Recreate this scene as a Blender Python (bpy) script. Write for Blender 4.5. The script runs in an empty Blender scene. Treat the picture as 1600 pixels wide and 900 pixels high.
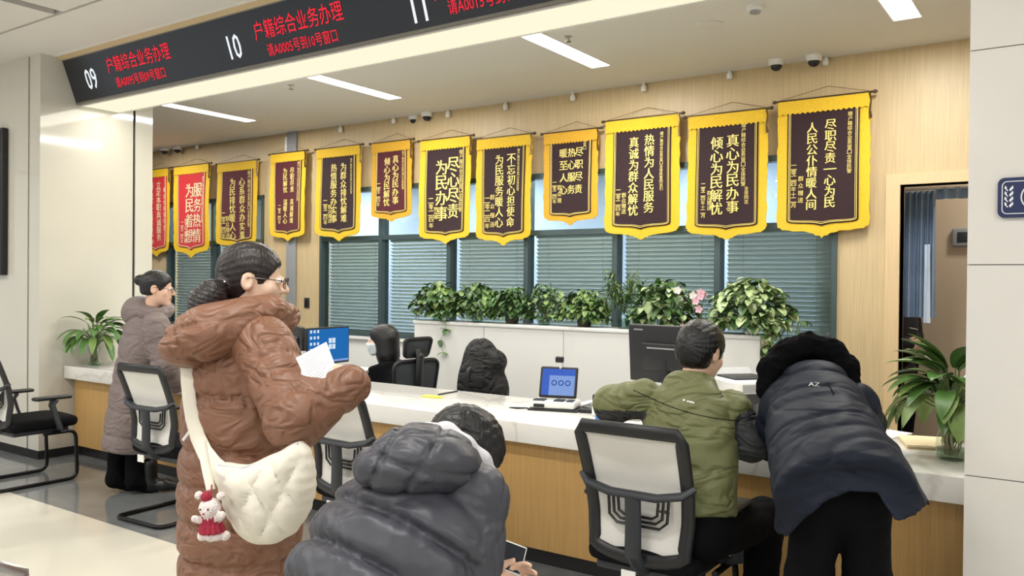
import bpy, bmesh, math, random
import numpy as np
from mathutils import Vector, Matrix
random.seed(7); RNG = np.random.default_rng(7)
SC = bpy.context.scene; COL = SC.collection

# ------------------------------------------------------------------ camera (measured from the photograph, 1600x900)
F = 1307.0; TH = math.radians(34.6); PIT = math.radians(-.44); ROLL = math.radians(.55); EYE = np.array([0, 0, 1.53])
_r0 = np.array([math.cos(TH), math.sin(TH), 0]); _f0 = np.array([-math.sin(TH), math.cos(TH), 0]); _u0 = np.array([0, 0, 1.])
CF = _f0*math.cos(PIT) + _u0*math.sin(PIT); _u1 = _u0*math.cos(PIT) - _f0*math.sin(PIT)
CR = _r0*math.cos(ROLL) + _u1*math.sin(ROLL); CU = _u1*math.cos(ROLL) - _r0*math.sin(ROLL)
cam = bpy.data.cameras.new('camera'); cam.sensor_width = 36; cam.lens = F/1600*36; cam.clip_start = .05
co = bpy.data.objects.new('camera', cam); COL.objects.link(co)
co.matrix_world = Matrix(((CR[0], CU[0], -CF[0], EYE[0]), (CR[1], CU[1], -CF[1], EYE[1]), (CR[2], CU[2], -CF[2], EYE[2]), (0, 0, 0, 1)))
SC.camera = co
SC.view_settings.view_transform = 'Standard'; SC.view_settings.look = 'None'; SC.view_settings.gamma = 1
SC.view_settings.use_curve_mapping = False
SC.view_settings.exposure = 0.08
def at(x, y, X=None, Y=None, Z=None, D=None):      # a measured point of the photograph -> its place in the hall
    d = CF*F + CR*(x-800) - CU*(y-450)
    t = D/F if D is not None else X/d[0] if X is not None else Y/d[1] if Y is not None else (Z-EYE[2])/d[2]
    return EYE + t*d
W = bpy.data.worlds.new('world'); SC.world = W; W.use_nodes = True
W.node_tree.nodes['Background'].inputs[0].default_value = (.93, .96, 1, 1); W.node_tree.nodes['Background'].inputs[1].default_value = .62
SC.cycles.max_bounces = 8; SC.cycles.diffuse_bounces = 4; SC.cycles.glossy_bounces = 3; SC.cycles.transparent_max_bounces = 16
SC.cycles.use_denoising = True
SC.cycles.caustics_reflective = False; SC.cycles.caustics_refractive = False; SC.cycles.sample_clamp_indirect = 6
def area(name, loc, sx, sy, power, color=(1, .97, .92), rot=(0, 0, 0), parent=None):
    l = bpy.data.lights.new(name, 'AREA'); l.shape = 'RECTANGLE'; l.size = sx; l.size_y = sy; l.energy = power; l.color = color
    o = bpy.data.objects.new(name, l); COL.objects.link(o); o.location = loc; o.rotation_euler = rot
    if parent: o.parent = parent; o.matrix_parent_inverse = Matrix.Translation(parent.location).inverted()
    return o
STAFF_LAMP = 42; HALL_LAMP = 36; BACK_LAMP = 115; COVE_LAMP = 60; COVE = 1.0; TUBE = 7.0

# ------------------------------------------------------------------ materials
def lin(r, g, b):
    f = lambda v: (v/255/12.92) if v/255 <= .04045 else ((v/255+.055)/1.055)**2.4
    return (f(r), f(g), f(b), 1)
def pm(name, rgb, rough=.5, metal=0, spec=.5, noise=None, bump=None, sheen=0, coat=0, emit=None, stretch=None, trans=0):
    """principled material; noise=(scale, amount) varies the colour, bump=(scale, strength)"""
    m = bpy.data.materials.new(name); m.use_nodes = True; nt = m.node_tree; b = nt.nodes['Principled BSDF']
    b.inputs['Base Color'].default_value = lin(*rgb); b.inputs['Roughness'].default_value = rough; b.inputs['Metallic'].default_value = metal
    b.inputs['Specular IOR Level'].default_value = spec
    if sheen: b.inputs['Sheen Weight'].default_value = sheen
    if coat: b.inputs['Coat Weight'].default_value = coat; b.inputs['Coat Roughness'].default_value = .05
    if trans: b.inputs['Transmission Weight'].default_value = trans
    if emit: b.inputs['Emission Color'].default_value = lin(*emit[0]); b.inputs['Emission Strength'].default_value = emit[1]
    if noise or bump:
        tc = nt.nodes.new('ShaderNodeTexCoord'); mp = nt.nodes.new('ShaderNodeMapping'); nt.links.new(tc.outputs['Object'], mp.inputs[0])
        if stretch: mp.inputs['Scale'].default_value = stretch
    if noise:
        n = nt.nodes.new('ShaderNodeTexNoise'); n.inputs['Scale'].default_value = noise[0]; n.inputs['Detail'].default_value = 4
        nt.links.new(mp.outputs[0], n.inputs['Vector'])
        cr = nt.nodes.new('ShaderNodeValToRGB'); c = lin(*rgb); a = noise[1]
        cr.color_ramp.elements[0].position = .3; cr.color_ramp.elements[1].position = .7
        cr.color_ramp.elements[0].color = (c[0]*(1-a), c[1]*(1-a), c[2]*(1-a), 1); cr.color_ramp.elements[1].color = (min(1, c[0]*(1+a)), min(1, c[1]*(1+a)), min(1, c[2]*(1+a)), 1)
        nt.links.new(n.outputs['Fac'], cr.inputs[0]); nt.links.new(cr.outputs[0], b.inputs['Base Color'])
    if bump:
        n = nt.nodes.new('ShaderNodeTexNoise'); n.inputs['Scale'].default_value = bump[0]; n.inputs['Detail'].default_value = 3
        nt.links.new(mp.outputs[0], n.inputs['Vector'])
        bp = nt.nodes.new('ShaderNodeBump'); bp.inputs['Strength'].default_value = bump[1]; bp.inputs['Distance'].default_value = .01
        nt.links.new(n.outputs['Fac'], bp.inputs['Height']); nt.links.new(bp.outputs[0], b.inputs['Normal'])
    return m
def cloth(name, rgb, rough, fold=(7, .5), fine=(34, .25), stretch=(1, 1, 1.6), sheen=0, var=.06, spec=.5):
    """woven or nylon cloth: pressed-in fold lines plus small crumples"""
    m = pm(name, rgb, rough, spec=spec, sheen=sheen, noise=(3, var), bump=(fine[0], fine[1])); nt = m.node_tree; b = nt.nodes['Principled BSDF']; b0 = [n for n in nt.nodes if n.type == 'BUMP'][0]
    tc = nt.nodes.new('ShaderNodeTexCoord'); mp = nt.nodes.new('ShaderNodeMapping'); mp.inputs['Scale'].default_value = stretch; nt.links.new(tc.outputs['Object'], mp.inputs[0])
    n = nt.nodes.new('ShaderNodeTexNoise'); n.inputs['Scale'].default_value = fold[0]; n.inputs['Detail'].default_value = 2; n.inputs['Distortion'].default_value = .9; nt.links.new(mp.outputs[0], n.inputs['Vector'])
    s = nt.nodes.new('ShaderNodeMath'); s.operation = 'SUBTRACT'; s.inputs[1].default_value = .5; nt.links.new(n.outputs['Fac'], s.inputs[0])
    ab = nt.nodes.new('ShaderNodeMath'); ab.operation = 'ABSOLUTE'; nt.links.new(s.outputs[0], ab.inputs[0])
    cr = nt.nodes.new('ShaderNodeValToRGB'); cr.color_ramp.elements[0].position = 0; cr.color_ramp.elements[1].position = .14; cr.color_ramp.interpolation = 'EASE'; nt.links.new(ab.outputs[0], cr.inputs[0])
    bp = nt.nodes.new('ShaderNodeBump'); bp.inputs['Strength'].default_value = fold[1]; bp.inputs['Distance'].default_value = .02
    nt.links.new(cr.outputs[0], bp.inputs['Height']); nt.links.new(b0.outputs[0], bp.inputs['Normal']); nt.links.new(bp.outputs[0], b.inputs['Normal']); return m
def glow(name, rgb, s):
    m = bpy.data.materials.new(name); m.use_nodes = True; nt = m.node_tree; nt.nodes.clear()
    e = nt.nodes.new('ShaderNodeEmission'); e.inputs[0].default_value = lin(*rgb); e.inputs[1].default_value = s
    o = nt.nodes.new('ShaderNodeOutputMaterial'); nt.links.new(e.outputs[0], o.inputs[0]); return m
def glass(name, rgb, refl=1.0):
    m = bpy.data.materials.new(name); m.use_nodes = True; nt = m.node_tree; nt.nodes.clear()
    t = nt.nodes.new('ShaderNodeBsdfTransparent'); t.inputs[0].default_value = lin(*rgb)
    g = nt.nodes.new('ShaderNodeBsdfGlossy'); g.inputs['Roughness'].default_value = .02
    fr = nt.nodes.new('ShaderNodeFresnel'); fr.inputs[0].default_value = 1.45
    gm = nt.nodes.new('ShaderNodeNewGeometry'); ma = nt.nodes.new('ShaderNodeMath'); ma.operation = 'MULTIPLY_ADD'; ma.inputs[1].default_value = 1/1.45-1.45; ma.inputs[2].default_value = 1.45
    nt.links.new(gm.outputs['Backfacing'], ma.inputs[0]); nt.links.new(ma.outputs[0], fr.inputs[0])      # same reflectance on both faces of a pane
    mx = nt.nodes.new('ShaderNodeMixShader'); o = nt.nodes.new('ShaderNodeOutputMaterial')
    nt.links.new(fr.outputs[0], mx.inputs[0]); nt.links.new(t.outputs[0], mx.inputs[1]); nt.links.new(g.outputs[0], mx.inputs[2]); nt.links.new(mx.outputs[0], o.inputs[0])
    return m
def marble(name, base, vein, rough, scale, width):
    m = bpy.data.materials.new(name); m.use_nodes = True; nt = m.node_tree; b = nt.nodes['Principled BSDF']; b.inputs['Roughness'].default_value = rough
    tc = nt.nodes.new('ShaderNodeTexCoord'); n = nt.nodes.new('ShaderNodeTexNoise'); n.inputs['Scale'].default_value = scale; n.inputs['Detail'].default_value = 8; n.inputs['Distortion'].default_value = .6
    nt.links.new(tc.outputs['Object'], n.inputs['Vector'])
    cr = nt.nodes.new('ShaderNodeValToRGB'); e = cr.color_ramp.elements
    e[0].position = .5-width; e[0].color = lin(*base); e[1].position = .5+width; e[1].color = lin(*base)
    q = cr.color_ramp.elements.new(.5); q.color = lin(*vein)
    nt.links.new(n.outputs['Fac'], cr.inputs[0]); nt.links.new(cr.outputs[0], b.inputs['Base Color']); return m
M = {}
M['wood'] = pm('pale_oak_panel', (200, 178, 138), .45, noise=(9, .10), stretch=(14, 14, .35))
M['wood_counter'] = pm('oak_counter_front', (194, 154, 94), .4, noise=(8, .10), stretch=(14, 14, .35))
M['wood_frame'] = pm('oak_door_frame', (214, 188, 146), .4, noise=(9, .06), stretch=(14, 14, .4))
M['ceil'] = pm('ceiling_paint', (226, 223, 217), .8)
M['hallceil'] = pm('hall_ceiling_panel', (222, 218, 212), .6)
M['black_gap'] = pm('black_gap', (22, 22, 24), .7)
M['pillar'] = pm('polished_cream_stone', (203, 200, 189), .07, noise=(1.5, .03))
M['pillar_white'] = pm('polished_white_stone', (222, 219, 213), .16, noise=(2, .02))
M['white'] = pm('white_laminate', (236, 236, 233), .35)
M['marble'] = marble('white_marble', (238, 237, 233), (218, 216, 211), .12, 1.1, .02)
M['floor'] = pm('cream_tile', (216, 212, 199), .12, noise=(.8, .04))
M['floor_dark'] = marble('grey_marble', (112, 116, 118), (126, 129, 130), .08, 1.3, .10)
M['kick'] = pm('dark_kick', (30, 28, 28), .4)
M['alu'] = pm('grey_window_frame', (74, 90, 92), .4, .3)
M['glass'] = glass('tinted_glass', (226, 234, 232))
M['clear'] = glass('clear_glass', (236, 244, 240))
M['slat'] = pm('blind_slat', (214, 218, 214), .5)
M['backroom'] = pm('pale_blue_wall', (176, 194, 226), .8)
M['beige'] = pm('beige_paint', (208, 188, 160), .8)
M['navy_black'] = pm('black_panel', (34, 38, 46), .3)
M['sign_frame'] = pm('grey_sign_frame', (128, 124, 116), .4, .4)
M['black_plastic'] = pm('black_plastic', (26, 27, 30), .42)
M['dark_plastic'] = pm('charcoal_plastic', (42, 46, 52), .45)
M['black_metal'] = pm('black_metal', (22, 22, 24), .3, .5)
M['steel'] = pm('brushed_steel', (196, 196, 198), .28, .9)
M['mesh'] = pm('light_grey_mesh', (222, 221, 217), .8, noise=(400, .06))
M['black_fabric'] = pm('black_fabric', (15, 15, 18), .9, spec=.15, noise=(300, .2))
M['dark_mesh'] = pm('dark_mesh', (52, 56, 60), .85, noise=(350, .3))
M['white_plastic'] = pm('white_plastic', (232, 232, 230), .35)
M['grey_plastic'] = pm('grey_plastic', (150, 152, 154), .4)
M['paper'] = pm('paper', (236, 236, 240), .9)
M['manila'] = pm('manila_paper', (224, 208, 172), .9)
M['print'] = pm('grey_print', (158, 160, 170), .9)
M['yellow_tag'] = pm('yellow_tag', (228, 214, 92), .6)
M['red'] = pm('red_velvet', (196, 26, 36), .75, sheen=.2, noise=(30, .05))
M['maroon'] = pm('maroon_velvet', (82, 18, 31), .8, sheen=.08, noise=(30, .08))
M['plum'] = pm('dark_plum_velvet', (44, 19, 26), .8, sheen=.06, noise=(30, .08))
M['gold'] = pm('yellow_satin_fringe', (238, 194, 34), .55, noise=(160, .16), bump=(220, .6))
M['gold_dark'] = pm('orange_yellow_fringe', (226, 172, 40), .6, noise=(160, .18), bump=(220, .6))
M['letter'] = pm('gold_lettering', (244, 222, 130), .45)
M['letter_pale'] = pm('pale_gold_lettering', (236, 216, 176), .5)
M['rod'] = pm('dark_brass_rod', (92, 74, 50), .35, .6)
M['digit'] = glow('white_digits', (240, 245, 250), 1.0)
M['led'] = glow('red_led', (255, 50, 66), 1.0)
M['lamp'] = glow('lamp_diffuser', (255, 255, 250), TUBE)
M['cove'] = glow('cove_diffuser', (250, 244, 214), COVE)
M['screen_blue'] = glow('blue_desktop', (38, 112, 186), .85)
M['screen_mid'] = glow('blue_interface', (74, 110, 206), .85)
M['screen_pale'] = glow('pale_interface', (140, 170, 232), .85)
M['screen_dark'] = glow('dark_interface', (40, 66, 150), .85)
M['icon'] = glow('white_icon', (220, 236, 250), .9)
M['screen_off'] = pm('screen_off', (30, 36, 44), .1)
M['blue_plastic'] = pm('blue_card', (66, 124, 206), .4)
M['plaque'] = pm('navy_plaque', (32, 42, 84), .3)
M['plaque_white'] = pm('plaque_white', (228, 232, 240), .4)
M['curtain'] = pm('blue_grey_curtain', (126, 146, 172), .8, noise=(4, .1))
M['curtain_pale'] = pm('pale_blue_curtain', (206, 222, 240), .8)
M['leaf'] = pm('leaf_green', (66, 98, 52), .4, noise=(9, .35))
M['leaf_lily'] = pm('lily_leaf', (74, 112, 54), .32, noise=(6, .3))
M['leaf_light'] = pm('leaf_light', (112, 138, 74), .4, noise=(9, .3))
M['leaf_pale'] = pm('leaf_variegated', (156, 176, 124), .4, noise=(12, .3))
M['stem'] = pm('stem_green', (96, 120, 66), .5)
M['root'] = pm('roots', (168, 152, 120), .8)
M['water'] = glass('water', (214, 226, 216))
M['orchid'] = pm('orchid_petal', (236, 192, 206), .6)
M['orchid_white'] = pm('white_petal', (244, 238, 236), .6)
M['pot'] = pm('dark_pot', (58, 52, 46), .5)
# clothing and skin
M['skin'] = pm('skin', (226, 186, 162), .5, noise=(12, .03))
M['skin_light'] = pm('skin_light', (234, 200, 176), .5, noise=(12, .03))
M['hair'] = pm('black_hair', (13, 12, 14), .4, bump=(120, .35), stretch=(1, 1, .15))
M['hair_brown'] = pm('dark_brown_hair', (30, 22, 22), .4, bump=(120, .4), stretch=(1, 1, .15))
M['puffer'] = cloth('brown_puffer_nylon', (130, 91, 70), .48, (7, .5), (34, .25))
M['taupe'] = cloth('taupe_coat_cloth', (122, 110, 108), .6, (6, .35), (26, .25))
M['charcoal_puffer'] = cloth('charcoal_puffer_nylon', (64, 65, 73), .44, (4, .28), (26, .2), spec=.35)
M['olive'] = cloth('olive_jacket_cloth', (108, 112, 72), .6, (5, .6), (22, .25), (.8, .8, 2.0))
M['olive_dark'] = cloth('charcoal_sleeve_cloth', (46, 48, 52), .6, (6, .5))
M['navy_coat'] = cloth('navy_coat_cloth', (22, 28, 41), .6, (3.5, .4), (22, .15), spec=.18)
M['fur'] = pm('black_fur', (7, 7, 9), .95, spec=.08)
M['trousers'] = pm('black_trousers', (11, 11, 14), .9, spec=.12, bump=(30, .3))
M['boot'] = pm('black_leather', (18, 18, 21), .35)
M['black_coat'] = cloth('black_coat', (14, 14, 17), .7, (7, .6))
M['uniform'] = pm('dark_uniform', (26, 29, 38), .7)
M['lining'] = pm('pale_grey_lining', (206, 206, 212), .8)
M['bag'] = pm('cream_quilted_cloth', (228, 223, 209), .8, bump=(40, .3))
M['plush'] = pm('white_plush', (238, 226, 224), .95, bump=(160, .8))
M['plush_red'] = pm('red_plush_cloth', (158, 40, 62), .9, bump=(120, .6))
M['mask'] = pm('pale_face_mask', (214, 226, 230), .8)
M['lens'] = glass('lens', (240, 240, 240))
M['glasses'] = pm('glasses_frame', (60, 50, 46), .3)
M['eye_white'] = pm('eye_white', (226, 222, 216), .2)
M['eye'] = pm('dark_eye', (28, 22, 22), .15)
M['lips'] = pm('lips', (196, 120, 110), .5)

# ------------------------------------------------------------------ object helpers
def tag(o, label=None, cat=None, group=None, kind=None):
    if label: o['label'] = label
    if cat: o['category'] = cat
    if group: o['group'] = group
    if kind: o['kind'] = kind
    return o
def empty(name, loc=(0, 0, 0), rz=0, label=None, cat=None, group=None):
    o = bpy.data.objects.new(name, None); COL.objects.link(o); o.location = loc; o.rotation_euler = (0, 0, rz); o.empty_display_size = .1
    return tag(o, label, cat, group)
def link_mesh(name, me, mats, parent=None, world=False):
    o = bpy.data.objects.new(name, me); COL.objects.link(o)
    for m in (mats if isinstance(mats, (list, tuple)) else [mats]): me.materials.append(m)
    if parent is not None:
        o.parent = parent
        if world: o.matrix_parent_inverse = parent_matrix(parent).inverted()
    return o
def parent_matrix(p):
    m = Matrix.LocRotScale(p.location, p.rotation_euler, p.scale)
    if p.parent: m = parent_matrix(p.parent) @ p.matrix_parent_inverse @ m
    return m
def copy_tree(o, parent=None):
    c = o.copy(); COL.objects.link(c)
    if parent is not None: c.parent = parent
    for ch in [x for x in bpy.data.objects if x.parent == o]: copy_tree(ch, c)
    return c

class MB:
    """collects shapes; build() links them as one mesh object"""
    def __init__(s): s.v = []; s.f = []; s.m = []; s.smooth = []
    def add(s, vs, fs, mi=0, smooth=False):
        n = len(s.v); s.v += [tuple(map(float, v)) for v in vs]; s.f += [tuple(i+n for i in f) for f in fs]; s.m += [mi]*len(fs); s.smooth += [smooth]*len(fs); return s
    def box(s, lo, hi, mi=0, R=None, c=None):
        (x0, y0, z0), (x1, y1, z1) = lo, hi
        vs = [(x0, y0, z0), (x1, y0, z0), (x1, y1, z0), (x0, y1, z0), (x0, y0, z1), (x1, y0, z1), (x1, y1, z1), (x0, y1, z1)]
        if R is not None: vs = [tuple(np.array(c) + np.array(R) @ np.array(v)) for v in vs]
        return s.add(vs, [(0, 3, 2, 1), (4, 5, 6, 7), (0, 1, 5, 4), (1, 2, 6, 5), (2, 3, 7, 6), (3, 0, 4, 7)], mi)
    def rbox(s, lo, hi, r=.01, seg=3, mi=0, R=None, c=None):
        bm = bmesh.new(); bmesh.ops.create_cube(bm, size=1)
        lo = np.array(lo, float); hi = np.array(hi, float)
        for v in bm.verts: v.co = Vector((lo+hi)/2 + np.array(v.co)*(hi-lo))
        bmesh.ops.bevel(bm, geom=list(bm.edges), offset=r, segments=seg, profile=.5, affect='EDGES')
        bm.verts.index_update()
        vs = [tuple(v.co) for v in bm.verts]; fs = [tuple(v.index for v in f.verts) for f in bm.faces]; bm.free()
        if R is not None: vs = [tuple(np.array(c) + np.array(R) @ np.array(v)) for v in vs]
        return s.add(vs, fs, mi, True)
    def tube(s, pts, r, n=10, mi=0, closed=False, cap=True, sq=(1, 1), up=(0, 0, 1)):
        """tube along pts; r scalar or list; sq squashes the section"""
        pts = [np.array(p, float) for p in pts]; k = len(pts); rs = r if isinstance(r, (list, tuple, np.ndarray)) else [r]*k
        vs = []; fs = []; prev = np.array(up, float)
        for i, p in enumerate(pts):
            if closed: t = pts[(i+1) % k]-pts[i-1]
            else: t = pts[min(i+1, k-1)]-pts[max(i-1, 0)]
            t = t/(np.linalg.norm(t)+1e-12); a = np.cross(t, prev)
            if np.linalg.norm(a) < 1e-3: a = np.cross(t, np.array([1, .3, 0]))
            a /= np.linalg.norm(a); b = np.cross(a, t); prev = b
            for j in range(n):
                q = 2*math.pi*j/n; vs.append(p + rs[i]*(a*math.cos(q)*sq[0] + b*math.sin(q)*sq[1]))
        for i in range(k if closed else k-1):
            for j in range(n):
                i2 = (i+1) % k; fs.append((i*n+j, i*n+(j+1) % n, i2*n+(j+1) % n, i2*n+j))
        if cap and not closed: fs.append(tuple(range(n))[::-1]); fs.append(tuple(range((k-1)*n, k*n)))
        return s.add(vs, fs, mi, True)
    def lathe(s, prof, c=(0, 0, 0), n=24, mi=0, axis=None):
        """prof: (radius, height) pairs"""
        vs = []; fs = []; k = len(prof)
        for r, z in prof:
            for j in range(n):
                q = 2*math.pi*j/n; vs.append(np.array(c) + np.array((r*math.cos(q), r*math.sin(q), z)))
        for i in range(k-1):
            for j in range(n): fs.append((i*n+j, i*n+(j+1) % n, (i+1)*n+(j+1) % n, (i+1)*n+j))
        if prof[0][0] > 1e-5: fs.append(tuple(range(n))[::-1])
        if prof[-1][0] > 1e-5: fs.append(tuple(range((k-1)*n, k*n)))
        return s.add(vs, fs, mi, True)
    def ball(s, c, r, n=12, mi=0, R=None):
        r = np.array(r if hasattr(r, '__len__') else (r, r, r), float); vs = []; fs = []; h = n//2
        for i in range(h+1):
            a = math.pi*i/h
            for j in range(n):
                q = 2*math.pi*j/n; p = np.array((math.sin(a)*math.cos(q), math.sin(a)*math.sin(q), math.cos(a)))*r
                vs.append(np.array(c) + (np.array(R) @ p if R is not None else p))
        for i in range(h):
            for j in range(n): fs.append((i*n+j, (i+1)*n+j, (i+1)*n+(j+1) % n, i*n+(j+1) % n))
        return s.add(vs, fs, mi, True)
    def prism(s, poly, ext, mi=0):
        """poly: 3-D outline, ext: extrusion vector"""
        p = [np.array(q, float) for q in poly]; n = len(p); e = np.array(ext, float)
        return s.add(p + [q+e for q in p], [tuple(range(n))[::-1], tuple(range(n, 2*n))] + [(i, (i+1) % n, (i+1) % n+n, i+n) for i in range(n)], mi)
    def build(s, name, mats, parent=None, world=False, bevel=0):
        me = bpy.data.meshes.new(name); me.from_pydata(s.v, [], s.f); me.update()
        me.polygons.foreach_set('material_index', s.m); me.polygons.foreach_set('use_smooth', s.smooth)
        bm = bmesh.new(); bm.from_mesh(me); bmesh.ops.remove_doubles(bm, verts=bm.verts, dist=1e-6); bmesh.ops.recalc_face_normals(bm, faces=bm.faces); bm.to_mesh(me); bm.free()
        try: me.set_sharp_from_angle(angle=math.radians(40))
        except Exception: pass
        o = link_mesh(name, me, mats, parent, world)
        if bevel:
            b = o.modifiers.new('bevel', 'BEVEL'); b.width = bevel; b.segments = 2; b.limit_method = 'ANGLE'
        return o
def struct(o): o['kind'] = 'structure'; return o

# ------------------------------------------------------------------ writing
_gl = {}
def glyphs(body, bold=.0):
    k = (body, bold)
    if k not in _gl:
        c = bpy.data.curves.new('t', 'FONT'); c.body = body; c.resolution_u = 2; c.offset = bold; c.align_x = 'CENTER'
        o = bpy.data.objects.new('t', c); COL.objects.link(o)
        me = bpy.data.meshes.new_from_object(o.evaluated_get(bpy.context.evaluated_depsgraph_get()))
        v = np.array([tuple(q.co) for q in me.vertices]).reshape(-1, 3); f = [tuple(p.vertices) for p in me.polygons]
        bpy.data.objects.remove(o); bpy.data.curves.remove(c); bpy.data.meshes.remove(me); _gl[k] = (v, f)
    return _gl[k]
def write(mb, body, c, right, up, h, bold=0., mi=0, wx=1.0, fn=None, fit=None):
    """one line centred on c; h: height of the line of glyphs; wx widens"""
    v, f = glyphs(body)
    if len(v) == 0: return
    lo = v.min(0); hi = v.max(0); s = h/max(hi[1]-lo[1], .5); m = (lo+hi)/2
    sx = s*wx
    if fit: sx = fit/(hi[0]-lo[0])
    P = np.array(c) + np.outer((v[:, 0]-m[0])*sx, right) + np.outer((v[:, 1]-m[1])*s, up)
    if fn is not None: P = fn(P)
    mb.add(P, f, mi)
    if bold:
        for q in (-1, 1): mb.add(P+np.outer(np.ones(len(P)), right)*q*bold*h, f, mi)

# ------------------------------------------------------------------ implicit surfaces for bodies, clothes and soft things
def nrm(v): v = np.array(v, float); return v/np.linalg.norm(v)
def smin(a, b, k):
    h = np.clip(.5+.5*(b-a)/k, 0, 1); return b+(a-b)*h-k*h*(1-h)
def smax(a, b, k): return -smin(-a, -b, k)
def cap(P, a, b, ra, rb=None):
    a = np.array(a, float); b = np.array(b, float); rb = ra if rb is None else rb; ba = b-a; pa = P-a
    h = np.clip(pa @ ba/(ba @ ba+1e-12), 0, 1); return np.linalg.norm(pa-np.outer(h, ba), axis=1)-(ra+(rb-ra)*h)
def chain(P, pts, rs, k=.02):
    d = None
    for i in range(len(pts)-1):
        e = cap(P, pts[i], pts[i+1], rs[i], rs[i+1]); d = e if d is None else smin(d, e, k)
    return d
def chain_s(P, pts, rs, k=.02):
    """distance and arc length along a chain"""
    d = None; s = None; acc = 0
    for i in range(len(pts)-1):
        a = np.array(pts[i], float); b = np.array(pts[i+1], float); ba = b-a; L = np.linalg.norm(ba); pa = P-a
        h = np.clip(pa @ ba/(L*L), 0, 1); e = np.linalg.norm(pa-np.outer(h, ba), axis=1)-(rs[i]+(rs[i+1]-rs[i])*h); q = acc+h*L
        if d is None: d, s = e, q
        else: s = np.where(e < d, q, s); d = smin(d, e, k)
        acc += L
    return d, s
def ell(P, c, r, A=None):
    q = P-np.array(c, float)
    if A is not None: q = q @ np.array(A).T          # rows of A are the axes
    r = np.array(r, float); k0 = np.linalg.norm(q/r, axis=1); k1 = np.linalg.norm(q/(r*r), axis=1)+1e-9
    return k0*(k0-1)/k1
def sbox(P, c, half, A=None, r=.01):
    q = P-np.array(c, float)
    if A is not None: q = q @ np.array(A).T
    q = np.abs(q)-np.array(half)+r
    return np.linalg.norm(np.maximum(q, 0), axis=1)+np.minimum(q.max(1), 0)-r
def loft(P, o, ax, w, st, rnd=.03):
    """elliptic sections along an axis: st rows (t, offset along w, offset along ax x w, radius w, radius other)"""
    ax = nrm(ax); w = np.array(w, float); w = nrm(w-ax*(w @ ax)); y = np.cross(ax, w); q = P-np.array(o, float); t = q @ ax; st = np.array(st, float)
    tt = np.clip(t, st[0, 0], st[-1, 0]); xs = np.linspace(st[0, 0], st[-1, 0], 80)
    def ip(c):
        v = np.interp(xs, st[:, 0], st[:, c]); k = np.ones(7)/7; v = np.convolve(np.pad(v, 3, mode='edge'), k, 'valid'); return np.interp(tt, xs, v)
    a = q @ w-ip(1); b = q @ y-ip(2); ra = ip(3); rb = ip(4)
    k0 = np.sqrt((a/ra)**2+(b/rb)**2); k1 = np.sqrt((a/ra**2)**2+(b/rb**2)**2)+1e-9; d = k0*(k0-1)/k1
    return smax(smax(d, st[0, 0]-t, rnd), t-st[-1, 0], rnd), t
def puff(s, sp, off=0, p=.55, m=.45):
    u = np.abs(np.sin(np.pi*(s-off)/sp)); return m*u**.8+(1-m)*(1-np.exp(-(u*sp/np.pi/.013)**2))
def seams(t, zs, p=.5):
    """pillow profile between given seam positions"""
    zs = np.array(zs, float); i = np.clip(np.searchsorted(zs, t)-1, 0, len(zs)-2); sp = zs[i+1]-zs[i]; u = np.clip((t-zs[i])/sp, 0, 1); dd = np.minimum(u, 1-u)*sp; return .45*np.sin(np.pi*u)**.8+.55*(1-np.exp(-(dd/.013)**2))
_wd = np.random.default_rng(11).normal(size=(40, 3)); _wp = np.random.default_rng(12).uniform(0, 6.28, 40)
def wr(P, f, seed=0, n=5):
    """soft wrinkles"""
    v = 0; Q = P*f
    for i in range(n):
        j = (seed*7+i) % 40; k = (seed*5+i+13) % 40
        v = v+np.sin(Q @ _wd[j]+_wp[j]+1.6*np.sin(Q @ _wd[k]*.6+_wp[k]))
    return v/n
def crease(P, f, seed=0, w=.14, s=(1, 1, 1)):
    """thin valleys, like folds pressed into cloth"""
    return np.exp(-(wr(P*np.array(s), f, seed, 3)/w)**2)
def gather(t, zs, th, k=26, wd=.022):
    """puckers that fan out from stitched seams"""
    zs = np.array(zs, float); dd = np.abs(t[:, None]-zs[None]).min(1); return np.exp(-dd/wd)*np.sin(th*k+2.5*np.sin(th*5+t*30))
def frame(fwd, up=(0, 0, 1)):
    """rows: right, forward, up"""
    f = nrm(fwd); r = nrm(np.cross(f, up)); return np.array([r, f, np.cross(r, f)])
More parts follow.
